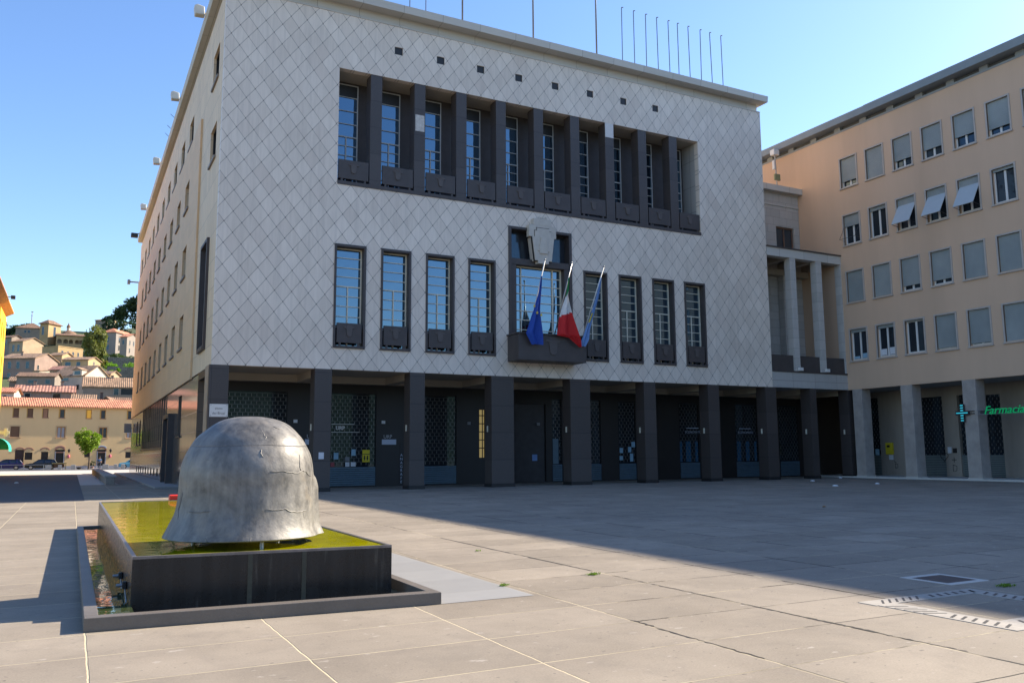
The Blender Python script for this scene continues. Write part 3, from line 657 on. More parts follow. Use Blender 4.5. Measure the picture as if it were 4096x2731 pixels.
# roof poles
pol = pm('flagpole_metal', (.16, .17, .19), .4, .1, metal=.5)
tops = [22.17, 23.02, 23.9, 24.72, 25.58, 26.29, 27.11, 28.06, 28.82, 29.72]
bots = [22.15, 23.02, 23.88, 24.75, 25.61, 26.3, 27.16, 28.03, 28.9, 29.76]
ordn = ['first', 'second', 'third', 'fourth', 'fifth', 'sixth', 'seventh', 'eighth', 'ninth', 'last']
for i, (a, b) in enumerate(zip(tops, bots)):
    r = thing('flagpole', (b, .2, 24), 'short thin flagpole on the hall roof, %s of ten counted from the tall masts' % ordn[i], 'flagpole', 'short flagpoles on the hall roof')
    MB().tube([(b, .2, 23.98), (a, .2, 27.62)], .028, 6).build('pole', pol, r)
    MB().tube([(a, .2, 27.6), (a+.02, .2, 27.68), (a+.12, .2, 27.7)], .03, 6).build('hook', pol, r)
for x, l in ((9.85, 'nearer thin flagpole at the left end of the roof edge'), (8.97, 'farthest left thin flagpole on the roof edge')):
    tag(MB().tube([(x, .2, 23.98), (x, .2, 27.6)], .028, 6).build('flagpole', pol), l, 'flagpole', 'short flagpoles on the hall roof')
for x, l in ((11.92, 'tall roof mast left of the other two'), (16.2, 'tall roof mast above the middle of the hall'), (20.36, 'tall roof mast beside the white antenna boxes')):
    r = thing('mast', (x, .2, 24), l, 'mast', 'tall masts on the hall roof')
    MB().tube([(x, .2, 23.98), (x, .2, 33)], .05, 8).build('pole', pol, r, smooth=True)
    MB().lathe([(.11, 0), (.11, .12), (.06, .2)], (x, .2, 23.98), 10).build('base', pol, r)
an = thing('antenna_unit', (22.6, 10, 24), 'white antenna boxes on the roof beside a tall mast', 'antenna')
MB().box(22.1, 22.5, 10, 10.4, 27.6, 28.1).box(23.0, 23.4, 10, 10.4, 27.6, 28.4).build('housing', white_p, an, bevel=.03)
MB().tube([(22.8, 10.2, 24), (22.8, 10.2, 28.9)], .06, 8).tube([(22.65, 10.2, 27.9), (22.65, 10.2, 28.8)], .04, 6).tube([(22.3, 10.2, 24), (22.3, 10.2, 27.7)], .04, 6).tube([(23.2, 10.2, 24), (23.2, 10.2, 27.7)], .04, 6).build('bracket', white_p, an)
# floodlights along the side cornice
flw = pm('floodlight_housing', (.55, .52, .45), .5, .1, 3)
for i, (y, l) in enumerate(((4.9, 'pale roof floodlight nearest the square'), (16.4, 'pale roof floodlight second from the square'), (29.6, 'pale roof floodlight third from the square'), (43.0, 'pale roof floodlight fourth from the square'))):
    r = thing('floodlight', (-.3, y, 23.9), l, 'floodlight', 'floodlights along the side cornice')
    MB().tube([(-.2, y, 23.95), (-.42, y, 24.05)], .05, 8).build('arm', dmetal, r)
    MB().prism([(-.38, 23.85), (-.42, 24.3), (-.75, 24.36), (-.9, 24.28), (-.85, 23.82)], y-.22, y+.22, axis=1).build('housing', flw, r, bevel=.04)
r = thing('floodlight', (-.3, 53, 23.7), 'black spotlight at the far end of the side cornice', 'floodlight')
MB().tube([(-.1, 53, 24.2), (-.5, 53, 23.95)], .05, 8).build('arm', dmetal, r)
MB().box(-1.1, -.45, 52.7, 53.3, 23.6, 24.0).build('housing', black, r, bevel=.05)
r = thing('wall_lamp', (-.1, 54, 19.2), 'grey lamp on a short arm high on the far side wall', 'lamp')
MB().tube([(-.1, 54, 19.2), (-.9, 54, 19.2)], .07, 8).build('arm', metal, r)
MB().box(-1.15, -.88, 53.8, 54.2, 18.95, 19.4).build('housing', metal, r, bevel=.04)
ar_ = thing('roof_aerial', (-.2, 22.8, 24), 'three thin rods leaning out from the side roof edge', 'aerial')
for y in (20.8, 23.0, 24.6): MB().tube([(.3, y, 23.9), (-.5, y, 24.6)], .018, 5).build('rod', dmetal, ar_)
r = tag(MB().box(-.75, -.1, 53.5, 54.1, 4.0, 4.9).build('air_conditioner', metal, bevel=.04), 'grey wall box low on the far side corner of the hall', 'air conditioner')

# ================================================================== LINK BUILDING WITH LOGGIA
tl = jointed('loggia_travertine', (.42, .4, .37), .14, (1.2, .55), (.22, .2, .18), axes=('x', 'z'), stagger=.5, jw=.01)
K = thing('link_building', (36, 1.5, 0), 'narrow stone link building with an open loggia between hall and apartments', 'building')
MB().wall(32.53, 38.98, 5.6, 19.3, 3.34, 3.7, [(36.8, 38.45, 14.6, 16.98), (33.5, 34.6, 10.2, 12.9), (33.5, 34.6, 7.0, 8.6)], PF).build('front_wall', tl, K)
for a, b, c, d in ((36.8, 38.45, 14.6, 16.98), (33.5, 34.6, 10.2, 12.9), (33.5, 34.6, 7.0, 8.6)):
    f = MB().box(a, a+.1, 3.45, 3.6, c, d).box(b-.1, b, 3.45, 3.6, c, d).box(a+.1, b-.1, 3.45, 3.6, d-.1, d).box(a+.1, b-.1, 3.45, 3.6, c, c+.08)
    f.box((a+b)/2-.05, (a+b)/2+.05, 3.46, 3.59, c+.08, d-.1)
    o = f.build('window', pm('brown_window_wood', (.16, .09, .06), .6, .2, 4), K)
    MB().box(a+.1, b-.1, 3.52, 3.55, c+.08, d-.1).build('pane', glb, o)
MB().box(32.53, 38.98, 3.71, 15, 5.6, 19.28).build('body', tl, K)
MB().box(32.53, 38.99, 3.3, 15, 19.3, 19.34).box(32.53, 38.995, 2.9, 15, 19.34, 19.75).build('cornice', stone, K)
MB().box(32.53, 38.99, 3.28, 3.335, 18.42, 18.5).build('string_course', stone, K)
bw = MB().box(32.53, 39.0, -.02, 3.3, 5.57, 6.52).build('balcony_slab', jointed('slab_facing', (.4, .385, .36), .12, (1.9, 3.), (.2, .18, .16), axes=('x', 'z'), vdir=(6, 6, 1)), K)
MB().box(32.53, 39.05, -.06, 3.3, 6.522, 6.62).build('coping', dark, bw)
for x0, x1 in ((32.56, 34.44), (34.96, 36.72), (37.24, 38.93)):
    MB().box(x0, x1, .1, .2, 6.64, 7.6).build('parapet_panel', dark, K, bevel=.01)
CXL = [(34.45, 34.93), (36.73, 37.21), (38.94, 39.3)]
colm = jointed('column_drums', (.45, .43, .4), .14, (9., .62), (.24, .22, .2), axes=('x', 'z'), jw=.008, vdir=(5, 5, 2))
for a, b in CXL: MB().box(a, b, .0, .48, 6.622, 13.8).build('column', colm, K)
for a, b in CXL[:2]: MB().box(a-.05, b+.02, 2.8, 3.3, 6.622, 13.8).build('column', colm, K)
MB().box(32.53, 39.35, -.02, .5, 13.8, 14.34).build('beam', stone, K)
for a, b in CXL: MB().box(a, b, .502, 3.3, 13.82, 14.3).build('beam', soff, K)
MB().box(32.53, 39.3, 2.75, 3.3, 13.4, 13.8).build('beam', soff, K)
MB().box(32.5, 39.45, -.1, 3.32, 14.342, 14.42).build('roof_slab', dark, K)
for x in (34.66, 36.98):
    tag(MB().box(x, x+.32, -.18, -.03, 6.64, 6.84).build('floor_lamp', white_p, bevel=.01), 'small white floodlight at the foot of the %s loggia column' % ('first' if x < 35 else 'second'), 'lamp', 'small white lights on the loggia')
ms = thing('weather_mast', (40, 6, 19.7), 'white sensor mast standing on the link building roof', 'mast')
s_ = .983
MB().tube([(38.2, 4.4, 19.7), (38.1, 4.4, 22.9)], .05, 6).build('pole', metal, ms)
MB().box(37.85, 38.35, 4.2, 4.6, 22.55, 22.95).build('camera_box', white_p, ms, bevel=.02)
MB().box(37.9, 38.05, 4.3, 4.5, 21.5, 22.15).build('sensor_box', white_p, ms, bevel=.02)
MB().box(38.0, 38.5, 4.35, 4.5, 20.75, 21.2).build('green_box', pm('dull_green_box', (.2, .22, .12), .6, .1), ms, bevel=.02)

# ================================================================== APARTMENT BUILDING
A = thing('apartment_building', (39, -20, 0), 'peach plastered apartment block with grey shutters above a stone arcade', 'apartment building')
WY = [(-.45-2.03*k, -1.7-2.03*k) for k in range(28)]
RW = [(18.85, 20.78), (15.0, 16.93), (11.2, 13.18), (7.42, 9.4)]
vis = 8
hs = [(b, a, z0, z1) for k, (a, b) in enumerate(WY[:vis]) for z0, z1 in RW]
P39 = lambda u, v, w: (39.0+w, u, v)
MB().wall(-34, 16, 5.56, 22.62, 0, .35, hs, P39).build('front_wall', peach, A)
frm = pm('pale_window_surround', (.42, .37, .33), .6, .1, 3)
shut = pm('roller_blind', (.34, .37, .37), .55, .05, 2)
OPEN = {0: [.8, 1.0, .74, .72, .68, .8, .8, .9], 1: [.38, .12, .2, .2, .2, .08, .9, .9], 2: [1, 1, .84, .86, 1, 1, .95, 1], 3: [.1, .1, .04, .95, .94, 1, .9, 1]}
slatted = {}
def blind_mat():
    m, t, b = newmat('slatted_blind'); p = pos(t); z = sep(t, p)[2]
    l = ramp(t, M2(t, 'PINGPONG', M2(t, 'DIVIDE', z, .055), .5), .0, .25)
    n = ramp(t, noi(t, scaled(t, p, (1, .35, .35)), 1.2, 3), .3, .7)
    c = mix(t, n, (.24, .27, .27), (.36, .39, .38)); t.links.new(mix(t, l, (.14, .16, .16), c), b.inputs['Base Color'])
    b.inputs['Roughness'].default_value = .5; bump(t, b, l, .008); return m
blm = blind_mat()
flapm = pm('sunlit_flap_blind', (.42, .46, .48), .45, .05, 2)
for r, (z0, z1) in enumerate(RW):
    for k in range(vis):
        a, b = WY[k]; y0, y1 = b, a
        f = MB(P39)
        f.box(y0-.09, y0, z0-.05, z1+.09, -.05, .05); f.box(y1, y1+.09, z0-.05, z1+.09, -.05, .05); f.box(y0, y1, z1, z1+.09, -.05, .05)
        fo = MB()
        for (u0, u1, v0, v1) in ((y0-.09, y0, z0-.05, z1+.09), (y1, y1+.09, z0-.05, z1+.09), (y0, y1, z1, z1+.09)): fo.box(38.95, 39.06, u0, u1, v0, v1)
        w_ = fo.build('window', frm, A)
        MB().box(38.9, 39.15, y0-.12, y1+.12, z0-.12, z0-.051).build('sill', frm, w_)
        sf = MB()
        for u in (y0, y1-.08): sf.box(39.18, 39.26, u, u+.08, z0, z1)
        sf.box(39.18, 39.26, (y0+y1)/2-.06, (y0+y1)/2+.06, z0, z1).box(39.181, 39.259, y0+.08, y1-.08, z0, z0+.1).box(39.181, 39.259, y0+.08, y1-.08, z1-.1, z1)
        sf.build('sash', white_p, w_)
        MB().box(39.22, 39.25, y0+.08, y1-.08, z0+.1, z1-.1).build('pane', gld if (r+k) % 3 else glb, w_)
        op = OPEN[r][k]
        if r == 1 and k in (2, 3, 4):
            o = MB().box(39.08, 39.12, y0+.01, y1-.01, z1-.42, z1).build('shutter', blm, w_)
            MB().add([(39.07, y0+.02, z1-.42), (39.07, y1-.02, z1-.42), (38.35, y1-.02, z0+.3), (38.35, y0+.02, z0+.3), (39.1, y0+.02, z1-.42), (39.1, y1-.02, z1-.42), (38.38, y1-.02, z0+.28), (38.38, y0+.02, z0+.28)],
                     [(0, 1, 2, 3), (7, 6, 5, 4), (0, 3, 7, 4), (1, 5, 6, 2), (2, 6, 7, 3), (0, 4, 5, 1)]).build('flap', flapm, w_)
            MB().tube([(39.0, y0+.03, z0+.2), (38.36, y0+.03, z0+.3)], .015, 6).tube([(39.0, y1-.03, z0+.2), (38.36, y1-.03, z0+.3)], .015, 6).build('stay', dmetal, w_)
        elif op > .03:
            MB().box(39.08, 39.12, y0+.01, y1-.01, z1-(z1-z0)*op, z1-.001).build('shutter', blm, w_)
        if r == 1 and k == 0:
            MB().tube([(39, y1-.02, z1-.75), (38.5, y1-.02, z0+.3), (39, y1-.02, z0+.25)], .014, 6).tube([(39, y0+.02, z1-.75), (38.5, y0+.02, z0+.3), (39, y0+.02, z0+.25)], .014, 6).tube([(38.5, y0+.02, z0+.3), (38.5, y1-.02, z0+.3)], .014, 6).build('stay', dmetal, w_)
        if r == 3 and k in (0, 1): MB().box(39.14, 39.16, y0+.1, y0+.5, z0+.12, z0+(.55 if k else .4)).box(39.14, 39.16, y0+.72, y1-.1, z0+.12, z0+(.5 if k else .25)).build('window_poster', bl if k == 0 else wp, w_)
MB().box(39.36, 60, -33.9, 15.9, 5.9, 22.6).build('interior', inner, A)
MB().box(39.1, 50, 15.9, 16.2, 0, 22.6).build('side_wall', peach, A)
band = pm('attic_band_paint', (.25, .27, .28), .7, .1, 1.2); gut = pm('eaves_paint', (.2, .23, .25), .6, .12, 1.)
# attic band with slots between brackets, then the projecting eaves
MB().box(39.15, 60, -34, 16, 22.62, 22.98).build('attic_wall', pm('dark_attic_slot', (.09, .095, .1), .8, .1), A)
MB().box(38.97, 39.149, -34, 16, 22.62, 22.74).build('attic_sill', band, A)
for k in range(38):
    y = 13.7-2.05*k
    if y > -22: MB().box(38.96, 39.149, y, y+.5, 22.741, 22.98).build('bracket', band, A)
MB().prism([(38.35, 22.98), (38.3, 23.42), (39.0, 23.5), (60, 23.5), (60, 22.98)], -34, 16, axis=1).build('eaves', gut, A)
MB().box(39.9, 40.1, -34, -2., 23.5, 24.12).box(40.1, 50, -2.2, -2., 23.5, 24.12).build('roof_parapet', pm('weathered_parapet', (.36, .34, .31), .9, .35, 1.6), A)
MB().prism([(39.8, 24.121), (39.8, 24.2), (50, 24.2), (50, 24.121)], -34, -1.9, axis=1).build('coping', gut, A)
# arcade
ps = pm('patched_pillar_stone', (.34, .3, .27), .8, .22, 1.8, .006, fine=26)
for y1, y0 in ((-.33, -1.04), (-3.88, -4.66), (-7.86, -8.66), (-11.9, -12.7), (-15.9, -16.7), (-19.9, -20.7), (-24, -24.8), (-28, -28.8)):
    p = MB().box(39.0, 39.8, y0, y1, .1, 5.56).build('pillar', ps, A, bevel=.015)
    MB().box(38.97, 39.83, y0-.03, y1+.03, 0.005, .16).build('plinth', conc, p)
MB().box(38.9, 43, -34, 3.3, 0, .1).build('arcade_step', stone, A)
MB().box(39.36, 43, -34, 3.3, 5.57, 5.85).build('arcade_ceiling', pm('grey_ceiling', (.3, .3, .3), .8, .1), A)
MB().box(39.0, 39.355, -34, -33.9, 0, 5.5).build('end_pier', ps, A)
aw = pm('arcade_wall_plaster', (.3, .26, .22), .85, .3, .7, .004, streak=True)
dh = [(-4.05, -2.35, .1, 5.0), (-7.75, -6.75, .1, 4.9), (.65, 3.2, .1, 5.2), (-11.7, -10.3, .1, 4.9), (-5.85, -5.05, .1, 5.)]
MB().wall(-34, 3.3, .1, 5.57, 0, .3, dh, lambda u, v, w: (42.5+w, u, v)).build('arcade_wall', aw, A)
for a, b, c, d in dh:
    s = MB()
    z = .14
    while z < 1.3: s.box(42.6, 42.64, a, b, z, z+.085); z += .105
    o = s.build('roller_shutter', pm('grey_green_shutter', (.16, .19, .19), .5, .12, 2, metal=.3), A)
    l = MB(); z = 1.35; kk = 0
    while z < d-.1:
        y = a+.1+(.13 if kk % 2 else 0)
        while y < b-.05: l.box(42.6, 42.62, y, y+.026, z, z+.13); y += .26
        z += .19; kk += 1
    if l.v: l.build('link_grille', linkm, o)
    MB().box(42.75, 42.8, a, b, .1, d).build('window', gld, A)
MB().box(43, 60, -33.9, 3.3, .12, 5.6).build('interior', inner, A)
# pharmacy signs and things on the arcade
neon = emis('green_neon', (.0, .5, .17), .15); cyan = emis('cyan_led', (.03, .45, .6), .45)
ph = thing('pharmacy_sign', (38.85, -10.2, 3.8), 'green italic Farmacia neon lettering on two rails beside the third pillar', 'shop sign')
MB().tube([(38.86, -8.7, 3.6), (38.86, -13.6, 3.6)], .02, 6).tube([(38.86, -8.7, 3.84), (38.86, -13.6, 3.84)], .02, 6).build('rail', metal, ph)
MB().box(38.865, 38.875, -11.6, -8.9, 3.62, 3.82).build('backing', dmetal, ph)
text('lettering', 'Farmacia', .62, (38.83, -9.13, 3.6), (D(90), 0, D(-90)), neon, ph, .012, shear=.35, bold=.004)
crs = thing('pharmacy_cross', (38.8, -7.9, 3.7), 'blue lit pharmacy cross mounted on the third arcade pillar', 'shop sign')
MB().prism([(-8.0, 3.22), (-7.78, 3.22), (-7.78, 3.6), (-7.5, 3.6), (-7.5, 3.84), (-7.78, 3.84), (-7.78, 4.22), (-8.0, 4.22), (-8.0, 3.84), (-8.28, 3.84), (-8.28, 3.6), (-8.0, 3.6)], 38.78, 38.9, axis=0).build('cross_box', dmetal, crs)
cb = MB()
for i in range(7): z = 3.28+.14*i; wd = .1 if not 3.6 <= z <= 3.8 else .36; cb.box(38.765, 38.779, -7.89-wd+.02, -7.89+wd-.02, z, z+.05)
cb.build('led_bars', cyan, crs)
MB().box(38.9, 39.0, -8.5, -7.8, 3.66, 3.7).box(38.9, 39, -8.5, -7.8, 3.8, 3.84).build('bracket', dmetal, crs)
mb_ = thing('mail_box', (42.4, -.1, 1.8), 'yellow wall box beside the doorway of the first arcade bay', 'wall box')
MB().box(42.3, 42.49, -.38, .12, 1.45, 2.2).build('body', yl, mb_, bevel=.02)
MB().box(42.28, 42.299, -.22, -.02, 1.9, 2.05).build('dial', black, mb_)
tag(MB().box(42.42, 42.49, -.32, -.02, 1.1, 1.42).build('paper_notice', wp), 'white paper stuck below the yellow wall box', 'notice')
tag(MB().box(42.42, 42.49, -4.5, -4.26, 1.5, 1.88).build('paper_notice', wp), 'white paper on the arcade wall between the second and third pillars', 'notice')
tag(MB().box(42.42, 42.49, -4.82, -4.6, 1.52, 1.8).build('meter_box', black), 'small black box beside the white arcade wall paper', 'box')
tag(MB().box(42.4, 42.49, .75, 1.0, 1.4, 1.8).build('paper_notice', bl), 'pale blue paper in the first dark apartment doorway', 'notice')
gf = thing('graffiti', (42.49, -4.6, 1.0), 'black sprayed heart, plus and letter on the arcade wall', 'graffiti')
q = []
for i in range(21):
    t_ = 2*math.pi*i/20; q.append((42.485, -3.95-.017*16*math.sin(t_)**3, 1.3+.017*(13*math.cos(t_)-5*math.cos(2*t_)-2*math.cos(3*t_)-math.cos(4*t_))))
MB().tube(q, .018, 4).tube([(42.485, -4.45, 1.1), (42.485, -4.75, 1.1)], .018, 4).tube([(42.485, -4.6, 1.25), (42.485, -4.6, .95)], .018, 4).tube([(42.485, -4.5, .8), (42.485, -4.5, .4), (42.485, -4.72, .45), (42.485, -4.75, .72), (42.485, -4.5, .8)], .018, 4).build('spray_line', black, gf)
gf2 = thing('graffiti', (42.49, -.5, .8), 'small black sprayed letters below the yellow wall box', 'graffiti')
MB().tube([(42.485, -.38, 1.05), (42.485, -.38, .95), (42.485, -.5, .95)], .016, 4).tube([(42.485, -.42, .85), (42.485, -.42, .55), (42.485, -.6, .6), (42.485, -.6, .82), (42.485, -.42, .85)], .016, 4).build('spray_line', black, gf2)

# ================================================================== FOUNTAIN
F = thing('fountain', (-3.2, -23, 0), 'long low fountain of dark steel with yellow green water inside a stone kerb', 'fountain')
kerbm = pm('basin_kerb_stone', (.135, .115, .095), .5, .22, 1.6, .003, fine=50)
kb = [((-4.985, -29.2), (-1.52, -29.45), (-1.52, -29.29), (-4.985, -29.05)), ((-4.985, -29.049), (-4.86, -29.057), (-4.86, -17.3), (-4.985, -17.3)), ((-1.64, -29.275), (-1.52, -29.285), (-1.52, -17.3), (-1.64, -17.3)), ((-4.86, -17.42), (-4.54, -17.42), (-4.54, -17.3), (-4.86, -17.3))]
for q in kb: MB().prism([(x, y) for x, y in q], 0, .128, axis=2).build('kerb', kerbm, F, bevel=.006)
MB().quad((-4.86, -29.06, .012), (-1.64, -29.28, .012), (-1.64, -17.3, .012), (-4.86, -17.3, .012)).build('basin_floor', pm('algae_floor', (.05, .05, .02), .8, .4, 3), F)
MB().quad((-4.86, -29.06, .09), (-4.54, -29.08, .09), (-4.54, -17.42, .09), (-4.86, -17.42, .09)).build('basin_water', water('basin_water', (.04, .055, .02), .003, 3.5, .02), F)
def steel():
    m, t, b = newmat('stained_dark_steel'); p = pos(t); s = sep(t, p)
    st = ramp(t, noi(t, scaled(t, p, (5, 2.2, .12)), 1.6, 4, .6), .35, .7); f = noi(t, p, 9, 4)
    k = M2(t, 'ADD', M2(t, 'MULTIPLY', st, .75), M2(t, 'MULTIPLY', f, .25))
    c = mix(t, k, (.01, .012, .016), (.026, .027, .03))
    drip = M2(t, 'MULTIPLY', ramp(t, noi(t, scaled(t, p, (9, 9, .5)), 2.1, 3), .6, .68), ramp(t, noi(t, p, 2.2, 3), .45, .6))
    t.links.new(mix(t, M2(t, 'MULTIPLY', drip, .55), c, (.085, .085, .08)), b.inputs['Base Color'])
    t.links.new(M2(t, 'ADD', .16, M2(t, 'MULTIPLY', f, .25)), b.inputs['Roughness']); b.inputs['Metallic'].default_value = .3
    bump(t, b, st, .002); return m
stl = steel()
pq = [(-4.55, -28.42), (-1.83, -28.7), (-1.83, -16.2), (-4.55, -16.2)]
MB().prism(pq, .012, .55, axis=2).build('pedestal', stl, F)
rim = MB(); inn = [(-4.51, -28.38), (-1.87, -28.655), (-1.87, -16.24), (-4.51, -16.24)]
for i in range(4):
    a, b, c, d = pq[i], pq[(i+1) % 4], inn[(i+1) % 4], inn[i]
    rim.prism([(a[0], a[1]), b, c, d], .5501, .578, axis=2)
rim.build('rim', pm('worn_steel_rim', (.2, .18, .18), .35, .35, 5, metal=.5), F)
MB().quad((-4.51, -28.38, .566), (-1.87, -28.655, .566), (-1.87, -16.24, .566), (-4.51, -16.24, .566)).build('water', water('algae_water', (.32, .3, .0), .003, 6., .02), F)
sm = MB()
for t_ in (.425, .445, .63, .65):
    x = -4.55+2.72*t_; y = -28.42-.28*t_; sm.box(x, x+.008, y-.006, y+.002, .02, .55)
sm.box(-4.54, -1.85, -28.715, -28.41, .49, .492)
sm = MB()
for t_ in (.42, .63): x = -4.55+2.72*t_; y = -28.42-.28*t_; sm = MB().box(x, x+.05, y-.008, y+.003, .015, .549); sm.build('panel_joint', pm('rust_joint', (.05, .045, .03), .7, .3, 8), F)
for y in (-26.9, -27.75):
    n = MB().box(-4.6, -4.551, y-.035, y+.035, .17, .25).build('nozzle', black, F, bevel=.01)
    MB().tube([(-4.6, y, .21), (-4.66, y, .21)], .018, 8).build('spout', metal, n)
MB().tube([(-4.57, -26.9, .18), (-4.58, -27.3, .12), (-4.57, -27.75, .17)], .008, 6).tube([(-4.57, -27.78, .17), (-4.575, -28.4, .03)], .008, 6).build('cable', metal, F)
rc = tag(MB().box(-3.02, -2.7, -16.1, -15.8, 0, .69).build('red_box', pm('red_plastic', (.75, .03, .015), .4, .05), bevel=.02), 'bright red box just behind the far end of the fountain', 'box')

# helmet sculpture
Hm = thing('helmet_sculpture', (-3.25, -27.4, .6), 'huge weathered cast metal helmet standing in the yellow green water', 'sculpture')
PR = [(2.085, 0, 0), (2.08, .14, .15), (2.055, .27, .3), (2.01, .375, .42), (1.94, .48, .52), (1.825, .61, .627), (1.71, .68, .69), (1.6, .73, .742), (1.486, .762, .772), (1.37, .778, .788), (1.26, .782, .792), (1.147, .786, .796), (1.03, .803, .798), (.92, .83, .803), (.81, .875, .815), (.74, .905, .835), (.68, .935, .862), (.665, .94, .87)]
prof = []
for i in range(len(PR)-1):          # smooth spline through the measured profile
    p0, p1, p2, p3 = PR[max(0, i-1)], PR[i], PR[i+1], PR[min(len(PR)-1, i+2)]
    for q_ in range(4):
        t_ = q_/4; f_ = [(.5*(2*p1[c]+(p2[c]-p0[c])*t_+(2*p0[c]-5*p1[c]+4*p2[c]-p3[c])*t_**2+(3*p1[c]-p0[c]-3*p2[c]+p3[c])*t_**3)) for c in range(3)]
        prof.append(((i+q_/4)/(len(PR)-1)*1.38, f_[0], max(0, f_[1]), max(0, f_[2])))
prof.append((1.38,)+PR[-1])
cx, cy = -3.24, -27.42
vs = []; fs = []; NT = 144
def interp(tt):
    for a, b in zip(prof, prof[1:]):
        if tt <= b[0]:
            k = (tt-a[0])/(b[0]-a[0]); return [a[i]+(b[i]-a[i])*k for i in (1, 2, 3)]
    return prof[-1][1:]
NR = 84
for j in range(NR+1):
    z, rl, rr = interp(1.38*(j/NR))
    for i in range(NT):
        th = 2*math.pi*i/NT; wr = (1+math.cos(th))/2; wr = wr*wr*(3-2*wr)
        r = rl*(1-wr)+rr*wr; ry = r*(1.12 if True else 1)
        # cheek guard: raised rounded plate on the right side, with a step at its edge
        d_ = abs(((th+math.pi) % (2*math.pi))-math.pi)
        low_ = max(0, min(1, (1.36-z)/.14))**.5
        e = .055*low_*max(0, min(1, (.42-d_)/.12))
        p = Vector((math.cos(th)*r*3, math.sin(th)*r*3, z*3))
        n_ = noise.noise(p*.55)*.016+noise.noise(p*1.7+Vector((5, 2, 1)))*.006+noise.noise(p*5)*.0015
        n_ *= min(1, r*3)
        rr_ = r+e+n_
        rimz = .02*math.sin(th*2+1) if j == NR else 0
        vs.append((cx+math.cos(th)*rr_, cy+math.sin(th)*rr_*1.03, z+rimz*.4+.005*math.sin(th*3)*(j/NR)**6))
for j in range(NR):
    for i in range(NT): fs.append((j*NT+i, j*NT+(i+1) % NT, (j+1)*NT+(i+1) % NT, (j+1)*NT+i))
h = MB().add(vs, fs); base = NR*NT
# inner lip so the rim has thickness
li = len(h.v)
for i in range(NT):
    x, y, z = vs[base+i]; h.v.append((cx+(x-cx)*.95, cy+(y-cy)*.95, z-.015))
for i in range(NT): h.f.append((base+i, base+(i+1) % NT, li+(i+1) % NT, li+i))
li2 = len(h.v)
for i in range(NT):
    x, y, z = h.v[li+i]; h.v.append((cx+(x-cx)*.9, cy+(y-cy)*.9, z+.25))
for i in range(NT): h.f.append((li+i, li+(i+1) % NT, li2+(i+1) % NT, li2+i))
h.f.append(tuple(range(li2, li2+NT)))
bz = bronze()
h.build('shell', bz, Hm, smooth=True, weld=True)
# raised cast veins on the flank
def onsurf(th, z):
    best = min(prof, key=lambda q: abs(q[1]-z)); a = [q for q in prof if q[1] >= z][-1]; b = [q for q in prof if q[1] <= z][0]
    k = 0 if a[1] == b[1] else (a[1]-z)/(a[1]-b[1]); rl = a[2]+(b[2]-a[2])*k; rr = a[3]+(b[3]-a[3])*k
    wr = (1+math.cos(th))/2; wr = wr*wr*(3-2*wr); r = rl*(1-wr)+rr*wr
    p = Vector((math.cos(th)*r*3, math.sin(th)*r*3, z*3)); r += noise.noise(p*.55)*.016+noise.noise(p*1.7+Vector((5, 2, 1)))*.006
    return (cx+math.cos(th)*r, cy+math.sin(th)*r*1.03, z)
for pts in ([(-1.45, 1.42), (-1.25, 1.43), (-1.1, 1.41), (-.95, 1.4), (-.85, 1.43), (-.75, 1.42), (-.65, 1.37), (-.5, 1.36)], [(-1.5, 1.0), (-1.3, .99), (-1.2, 1.0), (-1.1, .96), (-.9, .95), (-.7, .97)], [(-.85, 1.62), (-.87, 1.55), (-.9, 1.47), (-.86, 1.41)], [(-1.55, 1.68), (-1.57, 1.63), (-1.52, 1.58)], [(-1.2, 1.95), (-1.05, 1.92), (-.9, 1.93)], [(-2.7, .98), (-2.4, .98), (-2.2, 1.0)], [(-2.9, 1.2), (-2.95, 1.0), (-2.85, .85)]):
    q = []
    for (a, za), (b, zb) in zip(pts, pts[1:]):
        for s in range(4): q.append(onsurf(a+(b-a)*s/4, za+(zb-za)*s/4+.004*math.sin(s*2)))
    MB().tube(q, [.002]+[.0065]*(len(q)-2)+[.002], 6).build('cast_vein', bz, Hm, smooth=True)
for x, y in ((-3.2, -28.2), (-2.7, -26.7), (-3.75, -26.7)): MB().tube([(x, y, .55), (x, y, .72)], .022, 8).build('foot', metal, Hm)

# ================================================================== SMALL THINGS ON THE SQUARE
gr = thing('drain_cover', (4.72, -30.95, 0), 'square dark cast cover in a pale stone frame inside the shaded paving', 'drain cover')
MB().box(4.36, 5.1, -31.3, -31.2, 0, .006).box(4.36, 5.1, -30.68, -30.58, 0, .006).box(4.36, 4.44, -31.2, -30.68, 0, .006).box(5.02, 5.1, -31.2, -30.68, 0, .006).build('frame', conc, gr)
MB().box(4.44, 5.02, -31.2, -30.68, 0, .004).build('plate', pm('cast_iron', (.03, .025, .028), .5, .2, 8, metal=.4), gr)
dc = thing('drain_channel', (3.4, -31.7, 0), 'white stone drain channel with dark slots set square into the paving', 'drain channel')
wst = pm('white_drain_stone', (.3, .275, .24), .8, .25, 5)
MB().box(2.42, 4.3, -31.82, -31.58, 0, .006).box(2.45, 2.74, -33.3, -31.82, 0, .006).box(4.02, 4.3, -32.9, -31.82, 0, .006).box(2.74, 4.02, -33.18, -32.94, 0, .006).build('strip', wst, dc)
sl2 = MB()
def slot(x, y, dx, dy, wx, wy):
    sl2.add([(x-wx, y-wy, .008), (x+wx, y+wy, .008), (x+dx+wx, y+dy+wy, .008), (x+dx-wx, y+dy-wy, .008)], [(0, 1, 2, 3)])
for i in range(5): slot(3.42+.135*i, -31.76, .07, .12, .022, 0)
for i in range(6): slot(2.56+.11*i+.02, -31.78, .16, .15, .008, -.008)
